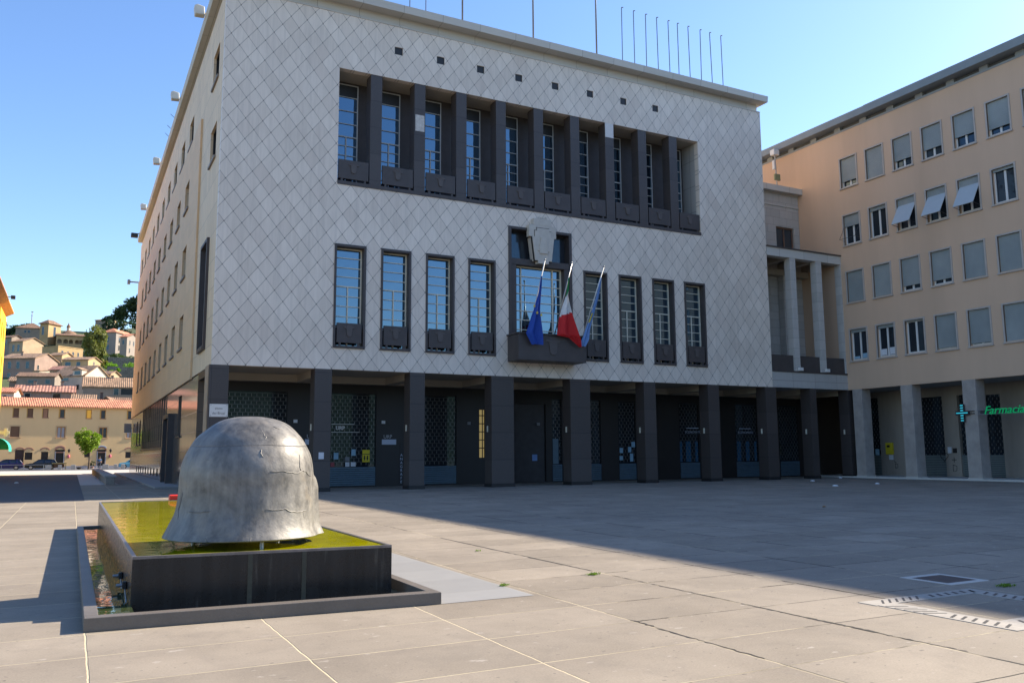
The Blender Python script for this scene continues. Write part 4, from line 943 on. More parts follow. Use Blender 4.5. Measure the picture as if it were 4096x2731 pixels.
for i in range(5): slot(2.46, -31.9-.11*i, .2, -.12, .006, .008)
for i in range(6): slot(2.5, -32.62-.11*i, .17, .07, 0, .016)
for i in range(9): slot(4.06, -31.92-.11*i, .17, .07, 0, .016)
for i in range(7): slot(2.85+.14*i, -33.14, .07, .12, .022, 0)
for i in range(4): slot(4.1, -31.78, .07, .12, .02, 0)
sl2.build('slots', black, dc)
# crack with missing mortar, real recess read as dark irregular strip
def crack(pts, wd, label):
    mb = MB(); L = []; R_ = []
    for i, (x, y) in enumerate(pts):
        k = wd*(.35+.65*random.random())*(0.1 if i in (0, len(pts)-1) else 1); L.append((x-k, y, .003)); R_.append((x+k, y+.01, .003))
    for i in range(len(pts)-1): mb.quad(L[i], R_[i], R_[i+1], L[i+1])
    tag(mb.build('paving_crack', pm('deep_crack', (.012, .01, .01), .9, .2)), label, 'crack', 'open cracks in the paving')
random.seed(3)
def jag(x0, y0, x1, y1, n): return [(x0+(x1-x0)*i/n+random.uniform(-.012, .012), y0+(y1-y0)*i/n) for i in range(n+1)]
crack(jag(1.31, -31.9, 1.33, -32.75, 26), .024, 'widest dark crack running between slabs at the lower right')
crack(jag(1.3, -31.0, 1.31, -31.85, 20), .012, 'thin dark crack leading into the widest crack')
crack(jag(1.29, -26.2, 1.31, -28.1, 24), .016, 'long thin crack in the middle of the sunlit paving')
crack(jag(2.88, -30.0, 2.89, -31.1, 18), .014, 'short dark crack at the edge of the large shadow')
crack(jag(-.26, -31.2, -.25, -31.55, 10), .02, 'short broken crack nearest the camera')
for x0, y0, x1, y1, w_, l in ((1.31, -32.75, 1.34, -33.6, .012, 'thin end of the widest crack towards the lower right corner'), (1.3, -28.5, 1.31, -30.9, .011, 'long fine crack joining the middle tuft and the widest crack'),
        (-.27, -31.6, -.25, -33.0, .011, 'fine broken crack running out of the lower edge of the picture'), (2.87, -31.15, 2.88, -31.5, .009, 'tiny crack just before the drain channel corner'), (1.3, -23.2, 1.3, -25.9, .012, 'far thin crack on the sunlit paving near the big shadow')):
    crack(jag(x0, y0, x1, y1, 30), w_, l)
def crackx(x0, x1, y, wd, label):
    mb = MB(); n = 16; T_ = []; B_ = []
    for i in range(n+1):
        x = x0+(x1-x0)*i/n; k = wd*(.3+.7*random.random())*(.1 if i in (0, n) else 1); yy_ = y+random.uniform(-.006, .006); T_.append((x, yy_+k, .003)); B_.append((x, yy_-k, .003))
    for i in range(n): mb.quad(B_[i], B_[i+1], T_[i+1], T_[i])
    tag(mb.build('paving_crack', MC['deep_crack']), label, 'crack', 'open cracks in the paving')
for x0, x1, y, w_, l in ((-.25, .15, -31.26, .008, 'short cross crack beside the short broken crack'), (.95, 1.28, -28.32, .012, 'short cross crack ending at the bright green tuft'), (1.34, 1.75, -28.32, .01, 'short cross crack right of the bright green tuft'), (2.3, 2.85, -30.28, .009, 'cross crack left of the short shadow edge crack'), (1.33, 1.6, -29.3, .008, 'small lone cross crack in the middle paving'), (.2, .7, -30.28, .006, 'hairline cross crack in the centre foreground'), (4.9, 5.9, -31.55, .012, 'shaded crack running right from the dark green tuft')):
    crackx(x0, x1, y, w_, l)
# weeds growing from joints
wd = leafmat('weed_green', (.12, .2, .02))
def weed(x, y, n, r, label):
    mb = MB()
    for i in range(n):
        a = random.uniform(0, 6.28); d = random.uniform(0, r); px, py = x+math.cos(a)*d*1.6, y+math.sin(a)*d*.7; hh = random.uniform(.012, .04); b = random.uniform(0, 6.28); k = random.uniform(.008, .02)
        mb.add([(px, py, .002), (px+math.cos(b)*k, py+math.sin(b)*k, .002+hh*.6), (px+math.cos(b+.9)*k*1.6, py+math.sin(b+.9)*k*1.6, hh)], [(0, 1, 2)])
    tag(mb.build('weed_tuft', wd), label, 'weed', 'weeds in the paving joints')
weed(1.12, -28.4, 120, .07, 'bright green tuft at the end of the long thin crack'); weed(-.37, -28.67, 60, .05, 'small green tuft at the edge of the grey slabs')
weed(4.82, -31.68, 160, .1, 'dark green tuft in the shade beside the drain channel'); weed(.95, -25.1, 30, .04, 'tiny green tuft far out on the sunlit paving')
lt = pm('litter_paper', (.6, .6, .62), .8, .1)
for x, y, l in ((37.17, -.6, 'crumpled white paper nearest the link building arcade'), (31.5, -3.7, 'small white paper scrap lying before the hall'), (26.9, -9.4, 'long flat white paper scrap in the shaded square'), (30.6, -8.7, 'round white paper ball in the shaded square'), (-8.2, 24.5, 'white paper scrap on the shaded street')):
    mb = MB(); r_ = .12
    mb.lathe([(r_*.6, 0), (r_, .03), (r_*.8, .07), (r_*.3, .09)], (x, y, .001), 7); o = mb.build('litter', lt)
    for v_ in o.data.vertices: v_.co.x *= random.uniform(.7, 1.5)
    tag(o, l, 'litter', 'paper scraps on the square')
tag(MB().add([(14.5, -20, .01), (14.62, -19.95, .05), (14.6, -20.08, .02), (14.45, -20.05, .04)], [(0, 1, 2), (0, 2, 3)]).build('dry_leaf', pm('dry_leaf', (.25, .12, .03), .8, .2)), 'single brown dry leaf on the shaded paving', 'leaf')

# ================================================================== FAR END OF THE STREET
bs = thing('stone_bench', (-3.05, 37, 0), 'very long low stone bench running along the side street', 'bench')
MB().box(-3.3, -2.82, 17.75, 57, 0, .43).build('base', pm('rough_bench_stone', (.27, .24, .21), .9, .3, 3, .01, fine=18), bs, bevel=.02)
MB().box(-3.38, -2.74, 17.68, 57, .431, .54).build('seat', pm('bench_slab', (.33, .31, .29), .7, .15, 3), bs, bevel=.015)
# yellow building at the left edge
ym = pm('yellow_plaster', (.78, .44, .02), .8, .06, .4); om = pm('orange_soffit', (.6, .25, .03), .7, .1); wcm = pm('pale_cornice', (.75, .68, .55), .7, .08)
Y = thing('yellow_building', (-16, 45, 0), 'bright yellow building cut by the left edge with orange eaves', 'building')
yh = [(y, y+.9, z, z+1.6) for y in (59.3, 56.8, 54.3) for z in (3.9, 7.0, 10.1, 13.2)]
MB().wall(26, 62.2, 0, 15.9, -11.95, -12.3, yh, PS).build('front_wall', ym, Y)
brown = pm('brown_shutter_wood', (.14, .07, .035), .6, .15, 3)
for a, b, c, d in yh: MB(PS).box(a, b, c, d, -12.15, -12.1).build('window', brown, Y)
MB().box(-30, -12.31, 26, 62.19, 0, 15.9).build('body', ym, Y)
MB().prism([(-12.5, 15.9), (-11.35, 16.5), (-11.35, 16.65), (-12.5, 16.6)], 26, 62.8, axis=1).build('soffit', om, Y)
MB().box(-29, -12.2, 26, 61.6, 16.6, 17.4).build('upper_wall', wcm, Y)
MB().prism([(-12.6, 17.4), (-11.9, 17.9), (-11.9, 18.05), (-20, 20.5), (-29, 18), (-29, 17.4)], 26, 62.0, axis=1).build('roof', om, Y)
sp = thing('spotlight', (-11.9, 61, 18), 'black spotlight on an arm at the yellow building roof', 'floodlight')
MB().tube([(-12.0, 61.5, 18.0), (-11.6, 61.5, 18.1)], .04, 6).build('arm', dmetal, sp)
MB().box(-11.65, -11.25, 61.3, 61.7, 17.85, 18.2).build('housing', black, sp, bevel=.03)
aw_ = thing('awning', (-11.9, 59.5, 3), 'rounded awning striped in two greens on the yellow building', 'awning')
ga, gb2 = pm('awning_teal', (.02, .45, .42), .7, .08), pm('awning_green', (.0, .22, .12), .7, .08)
for s in range(9):
    y0, y1 = 57.2+.5*s, 57.2+.5*(s+1); mb = MB(); n = 8; ps_ = []
    for i in range(n+1):
        a = math.pi/2*i/n; ps_.append((-11.94+1.3*math.sin(a), 2.45+1.15*math.cos(a)))
    ps_.append((-10.64, 2.25))
    for (xa, za), (xb, zb) in zip(ps_, ps_[1:]): mb.quad((xa, y0, za), (xa, y1, za), (xb, y1, zb), (xb, y0, zb))
    mb.build('stripe_panel', ga if s % 2 else gb2, aw_, smooth=False)
mb = MB(); P_ = [(-11.94+1.29*math.sin(math.pi/2*i/8), 61.69, 2.45+1.14*math.cos(math.pi/2*i/8)) for i in range(9)]+[(-11.94, 61.69, 2.45)]
mb.quad(*P_).build('end_panel', gb2, aw_)
cs = thing('projecting_sign', (-11.4, 62, 3.8), 'pale cross shaped sign projecting above the green awning', 'sign')
MB().box(-11.9, -10.95, 62.0, 62.1, 4.02, 4.34).box(-11.42, -11.12, 61.99, 62.11, 3.8, 4.6).build('panel', pm('pale_sign_face', (.5, .5, .46), .6, .08), cs, bevel=.01)

# tiled materials
tA = tiles('new_roof_tiles', (.55, .22, .12), .3); tB = tiles('old_roof_tiles', (.24, .14, .085), .3); tC = tiles('weathered_roof_tiles', (.31, .195, .12), .34); tD = tiles('striped_roof_tiles', (.42, .2, .14), .5)
# hotel: long cream house
hot = thing('hotel', (-5, 100, 0), 'long cream three storey house with terracotta roof facing the street end', 'building', rz=D(7))
cm = pm('cream_plaster', (.68, .47, .24), .85, .08, .5, streak=True); trm = pm('brick_trim', (.3, .16, .12), .8, .15, 3); ow = pm('orange_window_wood', (.4, .19, .04), .6, .15, 3); ots = pm('ochre_surround', (.5, .3, .08), .7, .1)
def lb(*a): return MB().box(*a)
TW = [-12.85, -11.12, -9.21, -7.09, -3.6, -1.72, 1.95]; MW = [-13.04, -7.3, -1.82, 1.93]
hh = [(x+5, x+5.7, 7.3, 8.55) for x in TW]+[(x+5, x+6.1, 4.5, 6.0) for x in MW]
GD = [(-12.3, 1.1, 0, 2.75, 'd'), (-11.11, .94, 1.35, 2.37, 'w'), (-9.08, .88, 0, 2.46, 'd'), (-7.4, 1.3, 0, 2.75, 'd'), (-3.56, .66, 1.64, 2.5, 'w'), (-1.95, 1.3, 0, 2.75, 'd'), (1.95, .8, 1.5, 2.4, 'w')]
hh += [(x+5, x+5+wd_, a, b) for x, wd_, a, b, _ in GD]
MB().wall(-11.5, 13, 0, 8.85, 0, .3, hh, PF).build('front_wall', cm, hot, local=True)
lb(-11.5, 13, .31, 9, 0, 8.8).build('body', cm, hot, local=True)
lb(-11.52, 13.02, -.04, -.001, 0, .42).build('plinth', pm('blue_grey_plinth', (.3, .31, .36), .8, .1), hot, local=True)
MB().add([(-11.8, -.5, 8.8), (13.3, -.5, 8.8), (13.3, 3.6, 10.15), (-11.8, 3.6, 10.15), (-11.8, 9.3, 8.8), (13.3, 9.3, 8.8), (-11.8, -.5, 8.95), (13.3, -.5, 8.95), (13.3, 3.6, 10.3), (-11.8, 3.6, 10.3), (-11.8, 9.3, 8.95), (13.3, 9.3, 8.95)],
         [(6, 7, 8, 9), (9, 8, 11, 10), (0, 1, 7, 6), (0, 3, 2, 1), (3, 4, 5, 2), (4, 10, 11, 5), (0, 6, 9, 3), (3, 9, 10, 4), (1, 2, 8, 7), (2, 5, 11, 8)]).build('roof', tA, hot, local=True)
for i, x in enumerate(TW):
    f = MB().box(x+5, x+5.09, .05, .15, 7.3, 8.55).box(x+5.61, x+5.7, .05, .15, 7.3, 8.55).box(x+5.09, x+5.61, .05, .15, 8.46, 8.55).build('window', ow if i > 2 else brown, hot, local=True)
    lb(x+5.09, x+5.61, .1, .13, 7.3, 8.46).build('pane', brown if i < 2 else (pm('drawn_blind', (.33, .17, .1), .7, .1) if i == 2 else emis('lit_amber', (.7, .38, .05), .25) if i in (4,) else glb), f, local=True)
    lb(x+4.92, x+5.78, -.09, .04, 7.2, 7.299).build('sill', trm, f, local=True)
    lb(x+4.9, x+4.999, -.02, .02, 7.3, 8.6).build('surround', ots, f, local=True)
for i, x in enumerate(MW):
    f = MB().box(x+4.84, x+4.999, -.03, .05, 4.4, 6.16).box(x+6.101, x+6.26, -.03, .05, 4.4, 6.16).box(x+5, x+6.1, -.03, .05, 6.001, 6.16).build('window', pm('sand_surround', (.52, .36, .2), .8, .1), hot, local=True)
    lb(x+4.8, x+6.3, -.09, .04, 4.36, 4.399).build('sill', trm, f, local=True)
    if i == 0: lb(x+5, x+6.1, .05, .1, 4.5, 6).build('shutter', brown, f, local=True)
    else:
        MB().box(x+5, x+5.1, .06, .15, 4.5, 6).box(x+6, x+6.1, .06, .15, 4.5, 6).box(x+5.5, x+5.6, .06, .15, 4.5, 6).box(x+5.1, x+6, .061, .149, 5.9, 6).build('sash', ow, f, local=True)
        lb(x+5.1, x+6, .12, .14, 4.5, 5.9).build('pane', pm('net_curtain', (.34, .33, .35), .8, .1, 4) if i != 2 else glb, f, local=True)
def arch(cx, zc, r, t_, m_, a0=25, y=-.06):
    mb = MB(); n = 10; q = []
    for i in range(n+1):
        a = D(a0+(180-2*a0)*i/n); q.append((math.cos(a), math.sin(a)))
    base = math.sin(D(a0))
    poly = [(cx+r*c, zc+(r*s-r*base)) for c, s in q]+[(cx+(r-t_)*c, zc+((r-t_)*s-r*base)) for c, s in reversed(q)]
    for i in range(n):
        mb.prism([poly[i], poly[i+1], poly[2*n+1-i-1], poly[2*n+1-i]], y, -.001, axis=1)
    return mb.build('arch_band', m_, hot, local=True)
for i, (x, wd_, a, b, k) in enumerate(GD):
    cx_ = x+5+wd_/2
    lb(x+5, x+5+wd_, .12, .16, a, b).build('door' if k == 'd' else 'window', pm('dark_door_wood', (.04, .02, .02), .5, .2) if i == 0 else black, hot, local=True)
    if i != 4: arch(cx_, 2.75 if k == 'd' else 2.72, .72 if i not in (3, 5) else .8, .17, trm, 30 if i not in (3, 5) else 28)
    if i in (3, 5):
        arch(cx_, 3.02, .88, .13, pm('pink_sign_band', (.42, .22, .17), .7, .1) if i == 3 else pm('blue_sign_band', (.3, .4, .55), .6, .1), 40, -.09)
        lb(cx_-.62, cx_-.5, -.05, -.002, 0, 2.5).build('door_jamb', pm('pale_jamb', (.4, .38, .4), .7, .1), hot, local=True); lb(cx_+.5, cx_+.62, -.05, -.002, 0, 2.5).build('door_jamb', MC['pale_jamb'], hot, local=True)
        lb(cx_-.5, cx_+.5, -.12, -.002, 2.3, 2.42).build('door_canopy', trm, hot, local=True)
R7 = lambda x, y=0: (-5+x*math.cos(D(7))-y*math.sin(D(7)), 100+x*math.sin(D(7))+y*math.cos(D(7)))
for x, l in ((-.62, 'wall lantern right of the pink arched doorway'), (4.85, 'wall lantern right of the blue arched doorway')):
    X, Yy = R7(x, -.35); r = thing('wall_lantern', (X, Yy, 2.7), l, 'lantern', 'lanterns on the cream house')
    MB().lathe([(.1, 0), (.17, .3), (.2, .32), (.06, .48), (.02, .56)], (X, Yy, 2.35), 6).build('lamp_case', black, r)
    MB().tube([(X, Yy+.3, 2.3), (X, Yy, 2.25), (X, Yy, 2.36)], .03, 6).build('arm', black, r)
    X, Yy = R7(x+.02, -.08); o = MB().lathe([(.02, 0), (.15, .05), (.17, .25), (.12, .45), (.02, .5)], (X, Yy, 1.55), 10).build('round_sign', pm('rose_sign', (.45, .08, .14), .5, .1))
    tag(o, 'rose coloured sign under the lantern of the %s doorway' % ('pink' if x < 0 else 'blue'), 'sign', 'rose signs on the cream house')

# generic hillside house: local x' along the left face (ends at the corner, x'=0), y' along the right face
WALLS = {}
def wm(n, c, v=.22): return pm('plaster_'+n, tuple(q*k for q, k in zip(c, (.82, .74, .66))), .88, v, .7, .004, fine=12)
def house(name, label, C, psi, wl, wr, zt, zb, wall, roof, roofm, rh=1.2, wins=(), cat='house', group='old houses on the hillside', wm2=None, ov=.3, gl_=None):
    r = thing(name, (C[0], C[1], zb), label, cat, group, rz=-D(psi)); H = zt-zb
    hl_ = [w_ for w_ in wins]
    body = MB().box(-wl, 0, 0, wr, 0, H)
    if roof == 'gx': body.prism([(0, H), (wr, H), (wr/2, H+rh)], -wl, 0, axis=0)
    if roof == 'gy': body.prism([(-wl, H), (0, H), (-wl/2, H+rh)], 0, wr, axis=1)
    if roof == 'shed': body.prism([(0, H), (wr, H), (wr, H+rh)], -wl, 0, axis=0)
    body.build('wall', wall, r, local=True)
    t = .14; mb = MB()
    if roof == 'gx':
        k = rh/(wr/2); a = H-ov*k
        for s0, s1 in (((-ov, a), (wr/2, H+rh)), ((wr+ov, a), (wr/2, H+rh))):
            mb.prism([s0, s1, (s1[0], s1[1]+t), (s0[0], s0[1]+t)], -wl-ov, ov, axis=0)
    elif roof == 'gy':
        k = rh/(wl/2); a = H-ov*k
        for s0, s1 in (((-wl-ov, a), (-wl/2, H+rh)), ((ov, a), (-wl/2, H+rh))):
            mb.prism([s0, s1, (s1[0], s1[1]+t), (s0[0], s0[1]+t)], -ov, wr+ov, axis=1)
    elif roof == 'hip':
        z = H; m_ = min(wl, wr)/2
        if wl >= wr: a, b = (-wl+m_, wr/2), (-m_, wr/2)
        else: a, b = (-wl/2, m_), (-wl/2, wr-m_)
        q = [(-wl-ov, -ov, z), (ov, -ov, z), (ov, wr+ov, z), (-wl-ov, wr+ov, z)]; q2 = [(x, y, z+t) for x, y, _ in q]
        mb.add(q+q2+[(a[0], a[1], z+rh), (b[0], b[1], z+rh)], [(3, 2, 1, 0), (0, 1, 5, 4), (1, 2, 6, 5), (2, 3, 7, 6), (3, 0, 4, 7)]+([(4, 5, 9, 8), (5, 6, 9), (6, 7, 8, 9), (7, 4, 8)] if wl >= wr else [(4, 5, 8), (5, 6, 9, 8), (6, 7, 9), (7, 4, 8, 9)]))
    elif roof == 'shed':
        mb.prism([(-ov, H-.1), (wr+ov, H+rh), (wr+ov, H+rh+t), (-ov, H-.1+t)], -wl-ov, ov, axis=0)
    elif roof == 'flat': mb.box(-wl-.1, .1, -.1, wr+.1, H+.001, H+.2)
    mb.build('roof', roofm, r, local=True)
    for f, u, z, w_, h_ in wins:
        T_ = (lambda a, b, c: (a, c, b)) if f == 'L' else (lambda a, b, c: (-c, a, b))
        zz = H-z
        fo = MB(T_).box(u-.07, u, zz-h_-.06, zz+.06, -.05, .03).box(u+w_, u+w_+.07, zz-h_-.06, zz+.06, -.05, .03).box(u, u+w_, zz, zz+.06, -.05, .03).box(u-.1, u+w_+.1, zz-h_-.12, zz-h_-.061, -.08, .02).build('window', pm('old_surround', (.34, .3, .26), .8, .1), r, local=True)
        MB(T_).box(u, u+w_, zz-h_, zz, -.012, .02).build('pane', gl_ or gld, fo, local=True)
    return r
pinkish = wm('faded_rose', (.34, .26, .23)); sandy = wm('sunny_sand', (.52, .4, .24)); whitew = wm('lime_white', (.66, .62, .55)); greyw = wm('old_grey', (.3, .27, .24)); stonew = wm('golden_stone', (.48, .36, .2)); palew = wm('pale_ochre', (.48, .38, .27))
house('bell_tower', 'square bell tower with pyramid roof and arched openings on the hill', (-13.6, 250), 38, 2.9, 5.3, 41.8, 26, stonew, 'hip', tB, 1.5, [('L', -2.1, .9, .6, 2.4), ('R', 2.2, .7, .9, 2.9)], 'bell tower', None, ov=.45)
house('church', 'long stone church nave with hipped roof left of the bell tower', (-15.4, 262), 10, 7.6, 7, 41.7, 26, greyw, 'hip', tB, 2.2, [('L', -5.2, .6, .6, .8), ('L', -4.2, .6, .6, .8)], 'church', None)
house('house', 'house with a big blank sunlit gable below the church', (-18.7, 225), 45, 4.8, 6.8, 33.1, 20, palew, 'gx', tC, 1.3, [('L', -3.6, .9, .7, 1.8), ('L', -1.8, .9, .7, 1.8)])
house('long_house', 'long flat topped golden wall with four small windows', (-10.0, 215), 50, 6, 7.8, 31.0, 16, stonew, 'flat', stonew, 0, [('R', 1.1, 1.1, .5, .8), ('R', 2.9, 1.1, .4, 1.0), ('R', 4.5, 1.1, .4, 1.0), ('R', 6.1, 1.1, .4, 1.0)])
house('house', 'tall faded rose house with two rows of windows behind the yellow building', (-13.8, 180), 30, 8.2, 8.9, 24.0, 12, pinkish, 'gx', tC, 1.5, [('L', -6.2, .8, .7, 1.5), ('L', -4.2, .8, .7, 1.5), ('L', -2., .8, .7, 1.5), ('L', -6.2, 3.4, .7, 1.3), ('L', -4.2, 3.4, .7, 1.3), ('R', 1, 1.5, .6, 1)])
house('house', 'small house with white right wall and leaning roof mid hill', (-12.3, 166), 35, 1.5, 5.8, 19.9, 10, whitew, 'shed', tC, .7, [])
house('house', 'flat roofed house with a dark balcony below the big willow', (-3.1, 172), 30, 6, 5.2, 23.3, 12, sandy, 'gx', tC, .8, [('L', -2.6, .5, .8, 1.3), ('L', -5.2, .5, 1.2, 1.3), ('R', 2.2, .3, .4, .6), ('R', 3.6, .9, .4, .7)])
house('white_gabled_house', 'white gabled house with a dormer in its brown roof', (-3.7, 150), 40, 7.5, 7, 17.9, 8, whitew, 'gx', tC, 2.2, [('R', 2.4, .3, .3, 1.0), ('R', 4.1, 0, .7, 1.1), ('R', 2.5, 2.2, .4, .6), ('L', -6, .5, 2.2, .45), ('L', -1.9, 1.9, .6, .9)])
dm = thing('dormer', (-5.2, 150.4, 17.8), 'white dormer window standing in the brown roof', 'dormer', rz=-D(40))
MB().box(-1.1, 1.0, .2, 1.6, 0, 1.15).build('wall', whitew, dm, local=True); MB().prism([(-1.3, 1.15), (1.2, 1.15), (-.05, 1.7)], 0, 1.9, axis=1).build('roof', tC, dm, local=True)
MB().box(-.7, .6, .17, .199, .2, .95).build('pane', gld, dm, local=True)
house('house', 'low dark fronted house under the white gabled one', (-8.9, 145), 15, 6.6, 4, 17.0, 8, greyw, 'gx', tB, .8, [('L', -4.6, .7, 1.6, .6), ('L', -1.6, .6, .8, .8)])
house('long_house', 'long house with striped tile roof directly behind the hotel', (-5.5, 128), 1, 8.8, 6, 12.9, 4, pinkish, 'gx', tD, 1.2, [('L', -7.4, .35, .8, .9), ('L', -3.2, .25, 1.2, 1.2)])
house('house', 'wide brown roofed house with a white door upper right', (4.9, 140), 2, 8.9, 6, 15.0, 6, greyw, 'gx', tC, 1.9, [('L', -3.6, .35, .8, 1.2), ('L', -2.4, .3, 2.2, 1.2)])
house('house', 'small brown roof just above the hotel ridge at its middle', (-2.3, 120), 2, 3.3, 5, 10.8, 4, sandy, 'gx', tC, 1.3)
house('house', 'low brown roof just above the hotel ridge at its right end', (5.2, 121), 2, 5.4, 5, 10.7, 4, sandy, 'gx', tB, 1.1)
house('house', 'small roof with a dark gable between two low brown roofs', (.4, 119.6), 20, 1.9, 3, 10.8, 4, greyw, 'gy', tB, .9)
house('house', 'bright white and yellow house beside the yellow building', (-13.6, 112), 8, 3.2, 5, 11.6, 0, whitew, 'gx', tA, .8, [('L', -1.4, .5, .35, .8)])
house('palazzo', 'tall grey palace with rows of windows on the upper right of the hill', (4.5, 235), 30, 4.2, 13, 38.2, 24, wm('blue_grey_palace', (.3, .29, .29), .1), 'hip', tA, 1.6, [('L', -2.6, 1.3, .6, 1.5), ('L', -2.6, 3.6, .6, 1.5), ('R', 1.6, 1.3, .7, 1.5), ('R', 4.2, 1.3, .7, 1.5), ('R', 1.6, 3.6, .7, 1.5), ('R', 4.2, 3.6, .7, 1.5), ('R', 1.6, 5.9, .6, 1.3), ('R', 4.2, 5.9, .6, 1.3)])
house('palazzo', 'lower grey palace wing with sunlit gable end touching the hall edge', (6.9, 222), 30, 2, 7, 35.4, 22, wm('grey_wing', (.32, .3, .29), .1), 'gx', tA, 1.2, [('L', -1.3, .9, .5, 1.2), ('R', 1.4, .9, .5, 1.2), ('R', 1.4, 3.1, .5, 1.2), ('R', 3.6, .9, .5, 1.2)])
house('castle', 'old castle block on the skyline left of the dark wood', (4.2, 330), 10, 4.1, 6, 55.4, 44, greyw, 'hip', tB, .9, [('L', -2.6, 1, .3, .6)], 'castle', 'castle walls on the skyline')
house('castle', 'second castle block half hidden by the dark wood', (7.2, 333), 10, 3, 6, 56.4, 44, stonew, 'hip', tB, .9, [], 'castle', 'castle walls on the skyline')
house('house', 'small golden house squeezed between rose house and long golden wall', (-8.6, 190), 35, 3.4, 4.2, 26.0, 16, sandy, 'gx', tC, .8, [('L', -2.4, .7, .6, .9), ('R', 1.4, .6, .5, .8)])
house('house', 'shaded house left of the blank sunlit gable', (-21.6, 228), 45, 3.5, 3.4, 34.4, 22, greyw, 'gx', tB, .7, [('L', -2.2, .8, .6, 1.1)])
house('house', 'brown walled house filling the gap under the long golden wall', (-5.2, 188), 40, 3.6, 4.6, 24.6, 16, wm('brown_old', (.3, .22, .16)), 'shed', tC, .7, [('L', -2.2, .7, .6, 1.0), ('R', 1.8, .7, .6, .9)])
house('house', 'narrow ochre house between the rose house and the white gabled one', (-7.6, 158), 30, 3.0, 3.4, 19.6, 10, palew, 'gx', tD, .8, [('L', -1.9, .6, .6, 1.0)])
house('house', 'little pale house tucked under the upper terrace wall', (1.2, 160), 35, 2.6, 3.2, 19.2, 10, palew, 'gx', tC, .7, [('R', 1.1, .6, .5, .9)])
house('house', 'low rose house peeping over the striped tile roof', (-12.6, 150), 12, 4.2, 3, 16.4, 8, pinkish, 'gx', tC, .8, [('L', -2.9, .6, .6, .8)])
for i, (x, y, z, l) in enumerate(((-11.6, 131, 14.3, 'chimney at the left of the striped tile roof'), (-7.4, 131, 14.4, 'chimney at the right of the striped tile roof'), (1.0, 143, 16.8, 'chimney on the wide brown roof'), (-2.6, 154, 19.6, 'chimney on the white gabled house'), (-16.6, 184, 25.2, 'chimney on the tall rose house'), (-9.0, 148.3, 17.7, 'chimney on the low dark fronted house'), (-1.2, 123, 12.1, 'dark stove pipe chimney just above the hotel ridge'))):
    ch = thing('chimney', (x, y, z-.6), l, 'chimney', 'chimneys of the old houses')
    MB().box(x-.22, x+.22, y-.22, y+.22, z-1.2, z+.5).build('shaft', greyw if i < 6 else dark, ch); MB().box(x-.3, x+.3, y-.3, y+.3, z+.501, z+.6).build('cap', tB, ch)
# arcaded convent wing, dome and lantern
ar = thing('convent', (-6.6, 247, 28), 'arcaded convent wing with five round arches beside the bell tower', 'convent')
ah = []
AX = [(-10.4, .95), (-8.75, .95), (-7.35, .8), (-5.7, .75), (-4.6, .75), (-3.5, .75)]
hl3 = [(x-w_/2-.15, x+w_/2+.15, 35.6, 37.0) for x, w_ in AX]
MB().wall(-11.3, -2.9, 28, 38.0, 247, 247.5, hl3, PF).build('wall', stonew, ar)
for x, w_ in AX:
    mb = MB(); n = 8; hw = w_/2+.15
    for i in range(n):
        a, b = math.pi*i/n, math.pi*(i+1)/n
        mb.prism([(x+hw*math.cos(a), 36.4+hw*.85*math.sin(a)), (x+hw*math.cos(b), 36.4+hw*.85*math.sin(b)), (x+hw*math.cos(b), 37.02), (x+hw*math.cos(a), 37.02)], 246.99, 247.4, axis=1)
    mb.build('arch', stonew, ar)
MB().box(-11.3, -2.9, 249, 253, 28, 37.9).build('back_wall', greyw, ar)
MB().prism([(246.6, 38.0), (253.4, 38.0), (253.4, 38.15), (250, 39.0), (246.6, 38.15)], -11.6, -2.6, axis=0).build('roof', tB, ar)
dom = thing('church_dome', (-8.1, 262, 39), 'tiled church dome with a small white lantern right of the tower', 'dome')
MB().lathe([(2.75, 0), (2.75, .5), (2.45, 1.1), (1.8, 1.8), (.9, 2.3), (.3, 2.45)], (-8.1, 262, 39.2), 20).build('cupola', tB, dom, smooth=False)
MB().lathe([(2.6, 0), (2.6, 9)], (-8.1, 262, 30.2), 20).build('drum', stonew, dom)
MB().lathe([(.5, 0), (.5, 1.0), (.62, 1.05)], (-8.35, 262, 41.5), 10).build('lantern', whitew, dom)
MB().lathe([(.62, 0), (.5, .5), (.2, 1.0), (.05, 1.5), (.02, 1.8)], (-8.35, 262, 42.55), 10).build('lantern_roof', tB, dom)
gh = thing('glass_house', (-3, 256, 38), 'small dark glass building behind the convent roof', 'building')
MB().box(-3.6, -1.6, 256, 259, 34, 40.4).build('wall', gld, gh); MB().box(-3.7, -1.5, 255.9, 259.1, 40.41, 40.6).box(-3.4, -3.2, 256, 256.2, 40.6, 41.5).build('roof', dmetal, gh)
rm = thing('radio_mast', (-19.5, 280, 44), 'thin lattice radio mast behind the church roof', 'mast')
MB().tube([(-19.7, 280, 40), (-19.5, 280, 49.8)], .09, 5).tube([(-19.2, 280, 40), (-19.45, 280, 49.8)], .06, 5).build('lattice', pm('mast_paint', (.4, .3, .32), .6, .1), rm)
MB().tube([(-19.8, 280, 49.6), (-19.1, 280, 49.6)], .12, 5).tube([(-19.8, 280, 48.4), (-19.3, 280, 48.4)], .1, 5).build('antenna', metal, rm)
# retaining walls on the slope
rw = jointed('rubble_wall', (.16, .15, .13), .35, (.9, .45), (.07, .07, .06), axes=('x', 'z'), stagger=.5, rough=.95, jw=.04)
for i, (x0, x1, y, z0, z1, l) in enumerate(((1.3, 14, 186, 20, 25.6, 'upper dark rubble terrace wall below the grey palace'), (.8, 14, 171, 16, 21.9, 'lower dark rubble terrace wall below the bright bushes'))):
    o = MB().box(x0, x1, y, y+1, z0, z1).build('terrace_wall', rw); tag(o, l, 'wall', 'terrace walls on the slope')

